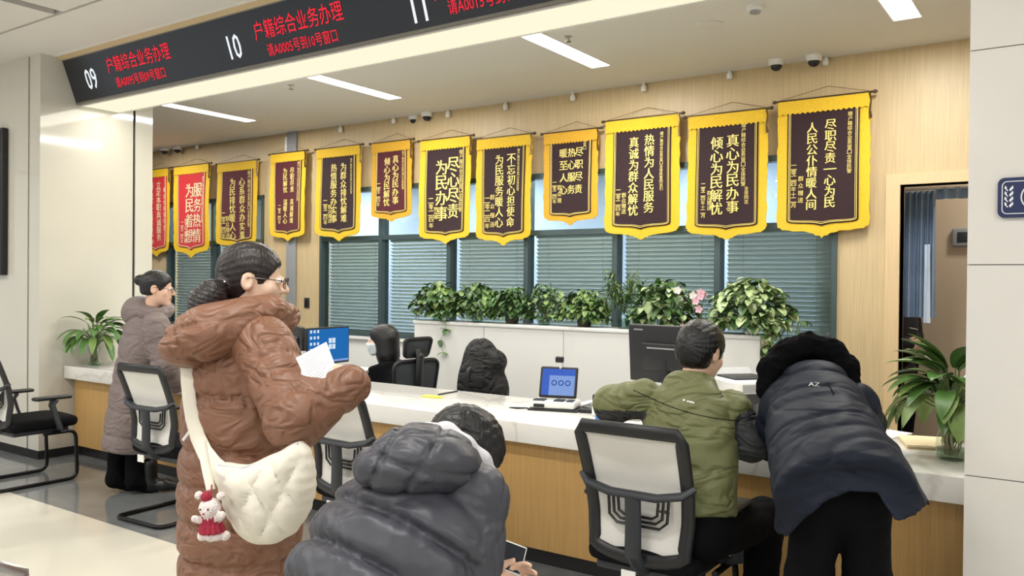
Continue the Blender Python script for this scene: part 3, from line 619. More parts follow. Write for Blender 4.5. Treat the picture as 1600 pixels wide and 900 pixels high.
# ================================================================== BANNERS
HC = ((1.0, 0), (.975, .2), (.93, .32), (.85, .42), (.65, .51), (.42, .56), (.24, .65), (.11, .82), (0, 1.0))
def halfw(f): return np.interp(f, [b for a, b in HC], [a for a, b in HC])     # share of half width, f=0 shoulder .. 1 tip
def banner(xl, xr, yl, yr, ysh, ytip, col, cols, label, seed, depth=.03, pale=False, fringe='gold'):
    a = at(xl, yl, Y=YW-.06); b = at(xr, yr, Y=YW-.06); X0, X1 = a[0], b[0]; ZT_ = (a[2]+b[2])/2; xm = (xl+xr)/2
    zs = at(xm, ysh, Y=YW-.06)[2]; zt = at(xm, ytip, Y=YW-.06)[2]; Wd = X1-X0; cx = (X0+X1)/2; hw0 = Wd/2; rs = np.random.default_rng(seed)
    ph = rs.uniform(0, 6); am = .012
    slope = .006*rs.normal()
    def Yof(x, z):
        u = (x-cx)/hw0; v = (ZT_-z); return YW-.072-.016*u*u*min(1, v*2)-am*min(1, v*1.6)*math.sin(u*2.6+ph+v*2.2)
    e = empty('silk_banner', (cx, YW-.03, zt), 0, label, 'banner', 'award banners on the oak wall')
    zz = np.concatenate([np.linspace(ZT_, zs, 26), np.linspace(zs, zt, 30)[1:]])
    def sheet(inset, off, zz, jag, name, mat, thick, ztop=None, nx=26):
        mb = MB(); rows = []; top = ztop if ztop is not None else ZT_
        zs2, zt2 = zs+inset*.35, zt+inset*1.15
        for z in np.concatenate([np.linspace(top, zs2, 24), np.linspace(zs2, zt2, 34)[1:]]):
            f = max(0, min(1, (zs2-z)/(zs2-zt2))); h = max(.002, (hw0-inset)*halfw(f)); r = []
            jl, jr = (rs.uniform(-jag, jag), rs.uniform(-jag, jag)) if jag else (0, 0); dz = rs.uniform(-jag, jag) if (jag and f > .3) else 0
            for i in range(nx+1):
                x = cx+(-h-jl)+(2*h+jl+jr)*i/nx; r.append((x, Yof(x, z)-off, z+dz))
            rows.append(r)
        n = nx+1; vs = [p for r in rows for p in r]; fs = [(i*n+j, i*n+j+1, (i+1)*n+j+1, (i+1)*n+j) for i in range(len(rows)-1) for j in range(nx)]
        if thick:
            k = len(vs); vs += [(x, y+thick, z) for x, y, z in vs]; fs += [tuple(i+k for i in f)[::-1] for f in fs]
            R_ = len(rows)
            for i in range(R_-1): fs += [(i*n, (i+1)*n, (i+1)*n+k, i*n+k), (i*n+nx, i*n+nx+k, (i+1)*n+nx+k, (i+1)*n+nx)]
        mb.add(vs, fs, 0, True); return mb.build(name, mat, e, True)
    ins = Wd*.105+.004; ptop = ZT_-.06-.02*Wd
    sheet(0, 0, zz, .006, 'fringe_border', M[fringe], .008)
    sheet(ins, .006, zz, 0, 'velvet_panel', M[col], .003, ptop)
    # top flap with its own fringe
    mb = MB(); n = 36; vs = []; fs = []
    for i in range(n+1):
        x = X0+.002+(Wd-.004)*i/n; zb = ptop-.014-(.012 if i % 2 else 0)*1-.004*rs.random()
        for z in (ZT_+.012, (ZT_+zb)/2, zb): vs.append((x, Yof(x, z)-.013, z))
    for i in range(n):
        for j in range(2): fs.append((i*3+j, i*3+3+j, i*3+4+j, i*3+1+j))
    mb.add(vs, fs, 0, True); mb.build('top_flap', M[fringe], e, True)
    # gold outline: sides and bottom
    mb = MB()
    for w_, dd in ((.0032, .018), (.002, .032)):
        i2 = ins+dd*(.4+.6*Wd); zs2, zt2 = zs+i2*.35, zt+i2*1.15; fz = np.linspace(0, 1, 22); side = [((hw0-i2), z) for z in np.linspace(ptop-.02, zs2, 14)]+[((hw0-i2)*halfw(f), zs2+(zt2-zs2)*f) for f in fz[1:]]
        pts = [(cx+h, z) for h, z in side]+[(cx-h, z) for h, z in side[::-1][1:]]
        mb.tube([(x, Yof(x, z)-.0112, z) for x, z in pts], w_, 5)
    mb.build('gold_outline', M['letter_pale' if pale else 'letter'], e, True)
    # lettering: (text, centre across 0..1, top, bottom as shares of the height, size share of width, bold)
    H = ZT_-zt
    def fn(P): P = P.copy(); P[:, 1] = [Yof(p[0], p[2])-.0108 for p in P]; return P
    for (txt, u, t0, t1, size, bold) in cols:
        if size <= .1: u += -.03 if u > .6 else .035
        mb = MB(); n = len(txt); h = size*Wd; st = (t1-t0)*H/n
        for i, ch in enumerate(txt):
            if ch == ' ': continue
            if ch == '一': z = ZT_-H*t0-st*(i+.5); write(mb, ch, (X0+u*Wd, 0, z), (1, 0, 0), (0, 0, 1), h*.5, bold, fn=fn, wx=1.0); continue
            z = ZT_-H*t0-st*(i+.5); write(mb, ch, (X0+u*Wd, 0, z), (1, 0, 0), (0, 0, 1), min(h, st*.94), bold, fn=fn)
        mb.build('lettering', M['letter_pale' if pale else 'letter'], e, True)
    rz = ZT_+.014; ry = YW-.078; mb = MB(); mb.tube([(X0-.02, ry, rz), (X1+.02, ry, rz)], .009, 10); r = mb.build('rod', M['rod'], e, True)
    for x, s in ((X0-.02, -1), (X1+.02, 1)): mb = MB(); mb.ball((x+s*.008, ry, rz), (.02, .015, .015), 12); mb.build('finial', M['rod'], r, True)
    mb = MB(); mb.tube([(X0+.02, ry, rz+.01), (cx+.02, YW-.004, rz+.1), (X1-.02, ry, rz+.01)], .0018, 5); mb.build('hanging_cord', M['rod'], e, True)
    mb = MB(); pts = [(X1-.01, ry-.012, rz), (X1+.004, ry-.018, rz-.06), (X1-.004, ry-.016, rz-.14), (X1+.002, ry-.014, rz-.2)]; mb.tube(pts, [.007, .006, .007, .012], 8); mb.build('tassel', M['rod'], e, True)
SM = '赠户籍综合业务窗口全体民警'
B = [
 (224, 267, 270, 263, 386, 401, 'red', [('立足本职真诚服务', .62, .13, .82, .2, .018), ('情系群众情暖民心', .36, .13, .86, .2, .018), ('赠全体民警同志', .86, .2, .7, .1, 0)], 'bright red banner half hidden behind the cream pillar', 'gold'),
 (274, 330, 264, 256, 384, 403, 'red', [('服务热情', .68, .18, .84, .23, .02), ('为民着想', .44, .18, .84, .23, .02), (SM, .86, .12, .62, .1, 0), ('二零二四年', .2, .6, .84, .09, 0), ('群众赠送', .31, .56, .84, .09, 0)], 'bright red banner with four-character lines, fully in view', 'gold'),
 (342, 404, 258, 252, 374, 391, 'maroon', [('心系群众办实事', .63, .17, .88, .2, .018), ('为民排忧暖人心', .4, .17, .88, .2, .018), (SM, .83, .1, .74, .09, 0), ('二零二四年', .16, .56, .86, .09, 0), ('群众赠送', .25, .6, .86, .09, 0)], 'maroon banner just above the brown-coated woman\'s head', 'gold'),
 (425, 480, 243, 238, 362, 377, 'maroon', [('尽职尽责 真诚解难', .62, .16, .8, .2, .018), ('为民解忧 温暖人心', .42, .16, .8, .2, .018), (SM, .83, .1, .55, .1, 0), ('二零二四年', .22, .58, .8, .1, 0)], 'narrow maroon banner in front of the grey trunking', 'gold'),
 (497, 566, 236, 228, 359, 377, 'plum', [('为群众排忧解难', .62, .16, .8, .22, .02), ('热情服务办实事', .41, .16, .8, .22, .02), (SM, .82, .12, .5, .08, 0), ('二零二四年', .2, .55, .82, .08, 0), ('群众赠送', .29, .6, .8, .08, 0)], 'dark banner with two seven-character lines above the left end of the wide window', 'gold'),
 (583, 645, 228, 219, 332, 347, 'maroon', [('真心为民办事', .62, .16, .78, .2, .018), ('倾心为民解忧', .41, .18, .8, .2, .018), (SM, .83, .12, .6, .09, 0), ('二零二四年', .17, .5, .8, .09, 0)], 'small maroon banner hanging higher than its two neighbours', 'gold_dark'),
 (659, 738, 225, 212, 364, 381, 'plum', [('尽心尽责', .66, .17, .76, .27, .022), ('为民办事', .43, .19, .78, .27, .022), (SM, .84, .11, .7, .08, 0), ('二零二四年', .2, .55, .85, .08, 0), ('群众赠', .28, .64, .76, .08, 0)], 'dark banner with two bold four-character lines', 'gold'),
 (747, 833, 221, 211, 365, 384, 'plum', [('不忘初心担使命', .64, .15, .83, .19, .018), ('为民服务暖人心', .42, .15, .83, .19, .018), (SM, .8, .11, .5, .075, 0), ('二零二四年', .17, .54, .84, .08, 0), ('群众赠送', .26, .5, .84, .08, 0)], 'dark banner right of the bold four-character one, with seven-character lines', 'gold'),
 (852, 937, 212, 203, 336, 352, 'plum', [('尽职尽责', .66, .15, .68, .14, .016), ('热心服务', .52, .15, .68, .14, .016), ('暖至人心', .37, .15, .68, .14, .016), ('赠窗口', .79, .08, .2, .08, 0), ('二零二四年', .17, .52, .76, .08, 0), ('群众赠', .26, .55, .76, .08, 0)], 'small dark banner with three short lines of writing', 'gold_dark'),
 (948, 1064, 194, 179, 354, 375, 'plum', [('热情为人民服务', .61, .13, .78, .155, .018), ('真诚为群众解忧', .4, .14, .8, .155, .018), (SM+'同志们', .8, .12, .6, .065, 0), ('二零二四年', .16, .57, .8, .06, 0), ('群众赠送', .24, .6, .78, .065, 0)], 'large dark banner, third from the doorway', 'gold'),
 (1077, 1201, 189, 169, 355, 375, 'plum', [('真心为民办事', .58, .16, .79, .155, .018), ('倾心为民解忧', .38, .17, .8, .155, .018), (SM, .74, .08, .58, .065, 0), ('全体同志', .78, .58, .72, .06, 0), ('二零二四年十二月', .18, .54, .82, .055, 0), ('群众赠送', .26, .6, .76, .06, 0)], 'large dark banner, second from the doorway, with six-character lines', 'gold'),
 (1217, 1362, 163, 147, 349, 371, 'plum', [('尽职尽责一心为民', .585, .15, .79, .15, .02), ('人民公仆情暖人间', .385, .16, .8, .15, .02), (SM, .82, .11, .55, .06, 0), ('二零二四年十二月', .15, .46, .78, .055, 0), ('群众赠送', .23, .54, .75, .06, 0)], 'largest dark banner, hanging nearest the doorway', 'gold'),
]
for i, (xl, xr, yl, yr, ysh, ytip, col, cols, label, fr) in enumerate(B): banner(xl, xr, yl, yr, ysh, ytip, col, cols, label, 20+i, pale=(i < 2), fringe=fr)

# ================================================================== CHAIRS
def visitor_chair(x, y, rz, label):
    e = empty('visitor_chair', (x, y, 0), rz, label, 'chair', 'mesh-backed cantilever chairs along the counter')
    # side profile of the back (z, y): leans away from the counter at the top
    zs = [.45, .52, .62, .73, .84, .965]; ys = [-.235, -.225, -.215, -.235, -.275, -.325]
    Y = lambda z: float(np.interp(z, zs, ys)); hw = lambda z: float(np.interp(z, [.45, .50, .60, .73, .965], [.155, .19, .2, .208, .215]))
    zl = list(np.linspace(.965, .52, 16)); rl = [(hw(z), Y(z), z) for z in zl]; bot = [(.2*math.cos(q)*1.0, Y(.5), .505-.055*math.sin(q)) for q in np.linspace(.25, math.pi-.25, 9)]
    loop = [(-.2, Y(.965), .97)]+[(.2, Y(.965), .97)]+rl[1:]+[(b[0], b[1], b[2]) for b in bot]+[(-a, b, c) for a, b, c in rl[::-1][:-1]]
    mb = MB(); mb.tube(loop, .027, 10, closed=True, sq=(1.0, .62), up=(0, 1, 0)); mb.build('back_frame', M['black_plastic'], e)
    vs = []; fs = []; zz = np.linspace(.955, .475, 20); n = 11
    for z in zz:
        for i in range(n): u = -1+2*i/(n-1); vs.append((u*(hw(z)-.01), Y(z)+.02*(1-u*u)*.9, z))
    for i in range(len(zz)-1):
        for j in range(n-1): fs.append((i*n+j, i*n+j+1, (i+1)*n+j+1, (i+1)*n+j))
    mb = MB(); mb.add(vs, fs, 0, True); mb.add([(a, b+.004, c) for a, b, c in vs], [f[::-1] for f in fs], 0, True); mb.build('mesh_panel', M['mesh'], e)
    mb = MB(); mb.tube([(-.235, Y(.74)-.005, .765), (-.2, Y(.72)-.035, .735), (-.1, Y(.7)-.05, .715), (.1, Y(.7)-.05, .715), (.2, Y(.72)-.035, .735), (.235, Y(.74)-.005, .765)], .022, 10, sq=(1, .7)); mb.build('back_crossbar', M['dark_plastic'], e)
    mb = MB()
    mb.tube([(0, Y(.7)-.05, .72), (0, Y(.6)-.055, .6), (0, Y(.5)-.045, .48), (0, -.2, .405), (0, -.05, .385)], [.034, .034, .036, .04, .04], 12, sq=(1, .6), up=(0, 1, 0)); mb.build('back_support', M['dark_plastic'], e)
    for k, (wx, wz) in enumerate(((.13, .07), (.108, .052), (.086, .034))):
        zc = .655; yy = Y(.65)-.012; mb = MB(); mb.tube([(-wx, yy, zc+wz*.9), (-wx*.95, yy, zc-wz*.6), (-wx*.7, yy, zc-wz), (wx*.7, yy, zc-wz), (wx*.95, yy, zc-wz*.6), (wx, yy, zc+wz*.9)], .006, 6); mb.build('lumbar_rib', M['black_plastic'], e)
    # seat: padded, front edge rounded down
    def seat(P):
        q = P-np.array((0, .02, .445)); d = sbox(q, (0, 0, 0), (.235, .245, .038), r=.035); return d+.06*np.clip(q[:, 1]-.12, 0, 1)**2*4-.012*np.cos(np.clip(q[:, 0]*6, -1.5, 1.5))*(q[:, 2] > 0)
    s = sdf_mesh('seat', seat, (-.3, -.3, .36), (.3, .34, .53), .012, M['black_fabric']); s.parent = e
    mb = MB(); mb.rbox((-.2, -.2, .375), (.2, .2, .408), .01); mb.build('seat_pan', M['dark_plastic'], e)
    for sx in (-1, 1):
        mb = MB(); mb.tube([(sx*.2, .12, .39), (sx*.285, .09, .42), (sx*.29, .06, .5), (sx*.285, .03, .59), (sx*.283, .05, .63)], [.02, .022, .02, .022, .03], 10, sq=(.6, 1.3), up=(1, 0, 0)); a = mb.build('arm', M['dark_plastic'], e)
        mb = MB(); mb.rbox((sx*.283-.038, -.1, .632), (sx*.283+.038, .165, .658), .012); mb.build('arm_pad', M['black_plastic'], a)
    # sled base: front legs, floor rails and rear bar in one bent tube
    x = .225; z0 = .014
    def corner(p, q, r_, n=5):
        return [tuple(np.array(p)*(1-t)**2+np.array(q)*2*t*(1-t)+np.array(r_)*t*t) for t in np.linspace(0, 1, n)]
    pts = [(x, .0, .375)]+corner((x, .18, .375), (x, .235, .375), (x, .24, .32))+corner((x, .25, .075), (x, .25, z0), (x, .19, z0))+corner((x, -.27, z0), (x, -.33, z0), (x-.06, -.33, z0))
    pts = pts+[(-a, b, c) for a, b, c in pts[::-1]]
    mb = MB(); mb.tube(pts, .0135, 10); mb.build('sled_base', M['black_metal'], e)
    mb = MB(); mb.box((-.03, Y(.5)-.083, .385), (.03, Y(.5)-.078, .43)); mb.build('white_label', M['white_plastic'], e)
    return e
CH = [(-6.53, 3.10, .0, 'black and grey mesh chair at the photo\'s left edge, seen from its side'), (-4.86, 3.28, .05, 'empty mesh-backed chair behind the woman in the long taupe coat'), (-3.08, 3.22, -.03, 'mesh-backed chair half hidden between the brown coat and the charcoal jacket'), (-1.435, 3.19, .0, 'mesh-backed chair the man in the olive jacket sits on')]
c0 = visitor_chair(*CH[0])
for x, y, rz, l in CH[1:]:
    c = copy_tree(c0); c.location = (x, y, 0); c.rotation_euler = (0, 0, rz); c['label'] = l

def staff_chair(x, y, rz, label):
    e = empty('staff_chair', (x, y, 0), rz, label, 'chair', 'black high-backed chairs of the clerks')
    for nm, z0, z1, hw, yb in (('back', .56, .895, .235, -.23), ('headrest', .93, 1.07, .14, -.25)):
        lp = [(hw*sx*(1 if sz > 0 else .86), yb-.03*(sz > 0), z1 if sz > 0 else z0) for sx, sz in ((-1, 1), (1, 1), (1, -1), (-1, -1))]
        den = []
        for i in range(4):
            a, b, c = np.array(lp[i-1]), np.array(lp[i]), np.array(lp[(i+1) % 4]); p, q = b+(a-b)*.18, b+(c-b)*.18; den += [tuple(p*(1-t)**2+b*2*t*(1-t)+q*t*t) for t in np.linspace(0, 1, 5)]
        mb = MB(); mb.tube(den, .016, 8, closed=True, up=(0, 1, 0)); mb.build(nm+'_frame', M['black_plastic'], e)
        mb = MB(); n = len(den); mb.add(den+[(0, yb-.045, (z0+z1)/2)], [(i, (i+1) % n, n) for i in range(n)], 0, True); mb.build(nm+'_mesh', M['dark_mesh'], e)
    mb = MB(); mb.tube([(0, -.27, 1.0), (0, -.3, .93), (0, -.29, .75), (0, -.27, .57), (0, -.15, .43), (0, 0, .42)], [.025, .03, .03, .035, .04, .05], 10, sq=(1.3, .7), up=(0, 1, 0)); mb.ball((0, -.29, .93), .035, 10); mb.build('back_support', M['black_plastic'], e)
    mb = MB(); mb.rbox((-.24, -.22, .43), (.24, .24, .51), .035, 4); mb.build('seat', M['black_fabric'], e)
    for sx in (-1, 1):
        mb = MB(); mb.tube([(sx*.22, 0, .45), (sx*.29, 0, .47), (sx*.29, -.02, .66)], .018, 8); a = mb.build('arm', M['black_plastic'], e)
        mb = MB(); mb.rbox((sx*.29-.04, -.12, .66), (sx*.29+.04, .12, .685), .01); mb.build('arm_pad', M['black_plastic'], a)
    mb = MB(); mb.lathe([(.028, .12), (.028, .3), (.045, .3), (.045, .42)], (0, 0, 0), 16); mb.build('gas_lift', M['black_metal'], e)
    for k in range(5):
        q = k*2*math.pi/5; dx, dy = math.cos(q), math.sin(q); mb = MB(); mb.tube([(0, 0, .12), (dx*.16, dy*.16, .11), (dx*.3, dy*.3, .085)], [.03, .024, .018], 8); a = mb.build('base_leg', M['black_plastic'], e)
        mb = MB(); mb.tube([(dx*.3-dy*.025, dy*.3+dx*.025, .032), (dx*.3+dy*.025, dy*.3-dx*.025, .032)], .032, 14); mb.build('caster', M['black_plastic'], a)
    return e
p = at(648, 585, D=6.55); s0 = staff_chair(p[0], p[1], math.radians(62), 'black high-backed chair with headrest behind the seated clerk')
p2 = at(757, 600, D=6.05); s1 = copy_tree(s0); s1.location = (p2[0], p2[1], 0); s1.rotation_euler = (0, 0, math.radians(150)); [bpy.data.objects.remove(k) for k in list(s1.children) if k.name.startswith('headrest')]; s1['label'] = 'clerk\'s chair carrying the draped black coat'
COATCHAIR = p2
def bench(x, y, rz, label, n=3):
    e = empty('waiting_bench', (x, y, 0), rz, label, 'bench', 'steel waiting benches')
    for k in ((-1, 0, 1) if n == 3 else (0,)):
        mb = MB(); mb.rbox((k*.56-.26, -.24, .405), (k*.56+.26, .24, .425), .008); mb.build('seat', M['steel'], e)
        if n == 1: continue
        mb = MB(); R = np.array([[1, 0, 0], [0, math.cos(.22), -math.sin(.22)], [0, math.sin(.22), math.cos(.22)]]).T
        mb.rbox((-.26, -.01, 0), (.26, .01, .40), .008, R=R.T, c=(k*.56, -.26, .43)); mb.build('backrest', M['steel'], e)
    for k in ((-1.5, -.5, .5, 1.5) if n == 3 else ()):
        x0 = k*.56; mb = MB(); mb.tube([(x0, -.24, .42), (x0, -.25, .58), (x0, -.2, .63), (x0, .16, .635), (x0, .23, .6), (x0, .24, .42)], .02, 10, sq=(1.4, .8), up=(1, 0, 0)); mb.build('armrest', M['steel'], e)
    mb = MB(); hw_ = .86 if n == 3 else .24; mb.rbox((-hw_, -.04, .34), (hw_, .04, .404), .008); mb.build('beam', M['black_metal'], e)
    for k in ((-.7, .7) if n == 3 else (-.2, .2)):
        mb = MB(); mb.rbox((k-.02, -.03, .02), (k+.02, .03, .36), .006); mb.rbox((k-.03, -.28, .0), (k+.03, .28, .03), .008); mb.build('leg', M['steel'], e)
    return e

# ================================================================== PLANTS
def leafmesh(mb, base, d, L, Wd, droop, up=(0, 0, 1), seg=6, fold=.25, mi=0, heart=False):
    """a bent, folded leaf blade with real outline"""
    d = nrm(d); side = np.cross(d, up)
    if np.linalg.norm(side) < .05: side = np.array((1, 0, 0.))
    side = nrm(side); vs = []; fs = []; p = np.array(base, float); t = d.copy(); step = L/seg
    for i in range(seg+1):
        u = i/seg; w = Wd*(math.sin(math.pi*min(1, u*.93+.07))**(.8 if not heart else .6))*(1-.25*u if heart else 1)*.5
        if i == seg: w = .001
        nn = nrm(np.cross(side, t)); vs += [p-side*w+nn*w*fold, p, p+side*w+nn*w*fold]
        t = nrm(t+np.array((0, 0, -droop/seg))); p = p+t*step
    for i in range(seg):
        a = i*3; fs += [(a, a+1, a+4, a+3), (a+1, a+2, a+5, a+4)]
    mb.add(vs, fs, mi, True)
def vase(e, c, prof, water=None, name='vase'):
    mb = MB(); mb.lathe(prof, c, 24); mb.build(name, M['clear'], e, True)
    if water:
        mb = MB(); mb.lathe([(r*.93, z) for r, z in prof if z <= water], c, 20); mb.build('water', M['water'], e, True)
def roots(e, c, r, z0, z1, n, rs):
    mb = MB()
    for i in range(n):
        a = rs.uniform(0, 6.28); q = rs.uniform(.1, .8)*r; pts = [np.array(c)+np.array((q*.4*math.cos(a), q*.4*math.sin(a), z1)), np.array(c)+np.array((q*math.cos(a+.5), q*math.sin(a+.5), (z0+z1)/2)), np.array(c)+np.array((q*.8*math.cos(a+1.2), q*.8*math.sin(a+1.2), z0+.01))]
        mb.tube(pts, [.004, .003, .002], 5)
    mb.build('roots', M['root'], e, True)
def pothos(x, y, z, r, h, n, label, seed, mats=('leaf', 'leaf_light'), trail=0, pot=False, lw=.065):
    rs = np.random.default_rng(seed); e = empty('pothos_plant', (x, y, z), 0, label, 'plant', 'green plants on the white cabinet'); c = (x, y, z)
    if pot: mb = MB(); mb.lathe([(.055, 0), (.07, .1), (.074, .1), (.066, .09), (0, .085)], c, 20); mb.build('pot', M['pot'], e, True)
    else: vase(e, c, [(.045, 0), (.052, .01), (.05, .06), (.04, .1), (.045, .12)], .07); roots(e, c, .04, 0.005, .09, 10, rs)
    st = MB(); lv = MB()
    for i in range(int(n*2.9)):
        a = rs.uniform(0, 6.28); el = math.acos(rs.uniform(-.35, 1)); R_ = r*(.4+.6*rs.random()**.6); tip = np.array((x+R_*math.sin(el)*math.cos(a), y+.72*R_*math.sin(el)*math.sin(a), z+.1+(h-.1)*(.1+.9*max(-.3, math.cos(el))*(.6+.4*rs.random()))))
        tip[2] = max(tip[2], z+.03+.05*rs.random())
        b = np.array((x+.015*math.cos(a), y+.015*math.sin(a), z+.1)); m = (b+tip)/2+np.array((0, 0, .04))
        if i % 3 == 0: st.tube([b, m, tip], .0022, 5)
        d = nrm((math.cos(a)+rs.normal()*.5, math.sin(a)*.8-.25+rs.normal()*.5, .25+rs.normal()*.5)); s = lw*rs.uniform(.6, 1.1)
        leafmesh(lv, tip-d*s*.4, d, s*1.25, s*.92, rs.uniform(.8, 2), seg=5, mi=int(rs.random() < .33), heart=True, fold=rs.uniform(.05, .5))
    for k in range(trail):
        a = rs.uniform(-.9, .4); p = np.array((x+r*.55*math.cos(a), y-r*.4, z+.1)); L = rs.uniform(.2, .42); pts = [p+np.array((.05*j/6+.02*rs.normal(), -.02*j/6-.03, .05*math.sin(j*.6)-L*(j/6)**1.4)) for j in range(7)]
        st.tube([tuple((x, y, z+.1))]+pts, .002, 5)
        for q in pts[1:]:
            for _ in range(3): d = nrm(rs.normal(size=3)+np.array((.2, -.6, -.3))); s = lw*.85*rs.uniform(.7, 1.1); leafmesh(lv, q, d, s*1.2, s*.9, 1, seg=5, mi=int(rs.random() < .35), heart=True)
    st.build('stems', M['stem'], e, True); lv.build('foliage', [M[m] for m in mats], e, True); return e
def px_(x): return at(x, 500, Y=6.16)[0]
for i, (x, r, h, n, l, mt, tr, pot, lw) in enumerate((
    (684, .25, .36, 120, 'bushy green plant at the left end of the white cabinet', ('leaf', 'leaf_light'), 1, False, .075),
    (746, .23, .36, 110, 'dark green plant second from the left end of the white cabinet', ('leaf', 'leaf_light'), 0, False, .07),
    (800, .2, .34, 90, 'darker bushy plant third from the left end of the white cabinet', ('leaf', 'leaf'), 0, True, .065),
    (850, .19, .36, 80, 'thin-stemmed plant fourth from the left end, left of the yellow-green one', ('leaf', 'leaf_light'), 0, False, .055),
    (913, .2, .32, 100, 'yellow-green leafy plant in the middle of the white cabinet', ('leaf_light', 'leaf'), 0, True, .065),
    (1036, .26, .4, 130, 'full green plant just left of the pink orchid', ('leaf', 'leaf_pale'), 0, False, .075),
    (1172, .27, .42, 140, 'variegated plant at the right end of the cabinet, trailing over its side', ('leaf_pale', 'leaf'), 3, False, .085))):
    pothos(px_(x), 6.16, PZ, r*1.2, h*1.04, n, l, 40+i, mt, tr, pot, lw)
# feathery plant
rs = np.random.default_rng(5); cx = px_(975); e = empty('feathery_plant', (cx, 6.16, PZ), 0, 'feathery narrow-leaved plant rising highest in the row', 'plant', 'green plants on the white cabinet'); c = (cx, 6.16, PZ)
vase(e, c, [(.045, 0), (.055, .01), (.05, .08), (.035, .13)], .08); st = MB(); lv = MB()
for i in range(34):
    a = rs.uniform(0, 6.28); tip = np.array((cx+.2*math.cos(a)*rs.random()**.5, 6.16+.12*math.sin(a), PZ+rs.uniform(.25, .5))); b = np.array((cx, 6.16, PZ+.11)); m = (b+tip)/2+np.array((0, 0, .05)); st.tube([b, m, tip], .002, 5)
    for k in range(12):
        u = .35+.65*k/11; q = b*(1-u)**2+m*2*u*(1-u)+tip*u*u; d = nrm((math.cos(a)*.5+rs.normal()*.7, math.sin(a)*.4-.3+rs.normal()*.6, .25+rs.normal()*.4)); leafmesh(lv, q, d, rs.uniform(.05, .09), .014, .8, seg=4, mi=int(rs.random() < .3))
st.build('stems', M['stem'], e, True); lv.build('foliage', [M['leaf'], M['leaf_light']], e, True)
# orchid
cx = px_(1096); e = empty('orchid', (cx, 6.16, PZ), 0, 'pink and white orchid between the two bushy plants', 'plant'); c = (cx, 6.16, PZ)
mb = MB(); mb.lathe([(.04, 0), (.05, .09), (.053, .09), (.046, .08), (0, .075)], c, 20); mb.build('pot', M['white_plastic'], e, True)
lv = MB()
for a in (.3, 2.2, 3.6, 5.2): leafmesh(lv, (cx, 6.16, PZ+.08), (math.cos(a), math.sin(a), .35), .15, .05, 1.2)
lv.build('foliage', M['leaf'], e, True)
st = MB(); fl = []
for k, (dx, hz) in enumerate(((-.10, .26), (.06, .3), (-.01, .22))):
    pts = [(cx, 6.16, PZ+.08), (cx+dx*.3, 6.13, PZ+hz*.75), (cx+dx, 6.1, PZ+hz)]; st.tube(pts, .003, 6); fl.append(pts[-1])
st.build('stems', M['stem'], e, True)
for k in range(8):
    b = np.array(fl[k % 3])+rs.normal(size=3)*np.array((.03, .02, .03)); mb = MB()
    for j in range(5):
        a = j*1.2566+rs.uniform(0, .3); leafmesh(mb, b, (math.cos(a), -.35, math.sin(a)), .036, .03, .2, seg=4, up=(0, 1, 0))
    mb.ball(b+np.array((0, -.008, 0)), .006, 8, 0); mb.build('blossom', M['orchid' if k % 3 else 'orchid_white'], e, True)
# small figurines on the cabinet's edge
for (x, y, m, l) in ((1063, 524, 'orchid', 'small pink ornament on the cabinet edge above the black monitor'), (1077, 522, 'orchid_white', 'small white ornament on the cabinet edge by the seated man\'s hair'), (1168, 522, 'orchid_white', 'tiny white ornament near the right end of the cabinet edge')):
    q = at(x, y, Y=6.05); mb = MB(); mb.ball((q[0], 6.05, PZ+.018), (.022, .018, .018), 10); mb.ball((q[0]+.008, 6.05, PZ+.042), .014, 10); mb.ball((q[0]-.004, 6.05, PZ+.056), (.005, .004, .012), 8); mb.ball((q[0]+.018, 6.05, PZ+.056), (.005, .004, .012), 8); tag(mb.build('ornament', M[m]), l, 'ornament', 'small ornaments along the cabinet edge')
# glass vase with trailing stems at the cabinet's right end
q = at(1201, 560, Y=6.13); tz = .76
e = empty('tall_vase', (-1.80, 6.16, 0), 0, 'tall clear glass vase standing at the right end of the cabinet', 'vase'); c = (-1.80, 6.16, tz)
vase(e, c, [(.05, 0), (.055, .01), (.045, .12), (.05, .3), (.06, .36)], .2); st = MB(); lv = MB()
for i in range(9): a = rs.uniform(0, 6.28); st.tube([(-1.80, 6.16, tz+.02), (-1.80+.02*math.cos(a), 6.16+.02*math.sin(a), tz+.25), (-1.80+.1*math.cos(a), 6.16+.08*math.sin(a), tz+.5)], .003, 5); leafmesh(lv, (-1.80+.1*math.cos(a), 6.16+.08*math.sin(a), tz+.5), (math.cos(a), math.sin(a), .3), .09, .06, 1.4, heart=True)
st.build('stems', M['stem'], e, True); lv.build('foliage', M['leaf'], e, True)
e = empty('side_table', (-1.78, 6.16, 0), 0, 'low white stand under the tall glass vase', 'stand'); mb = MB(); mb.rbox((-1.93, 6.02, tz-.03), (-1.63, 6.3, tz-.001), .004); mb.build('top', M['white'], e, True)
for sx in (-1.91, -1.65):
    for sy in (6.04, 6.28): mb = MB(); mb.box((sx-.015, sy-.015, 0), (sx+.015, sy+.015, tz-.03)); mb.build('leg', M['white'], e, True)
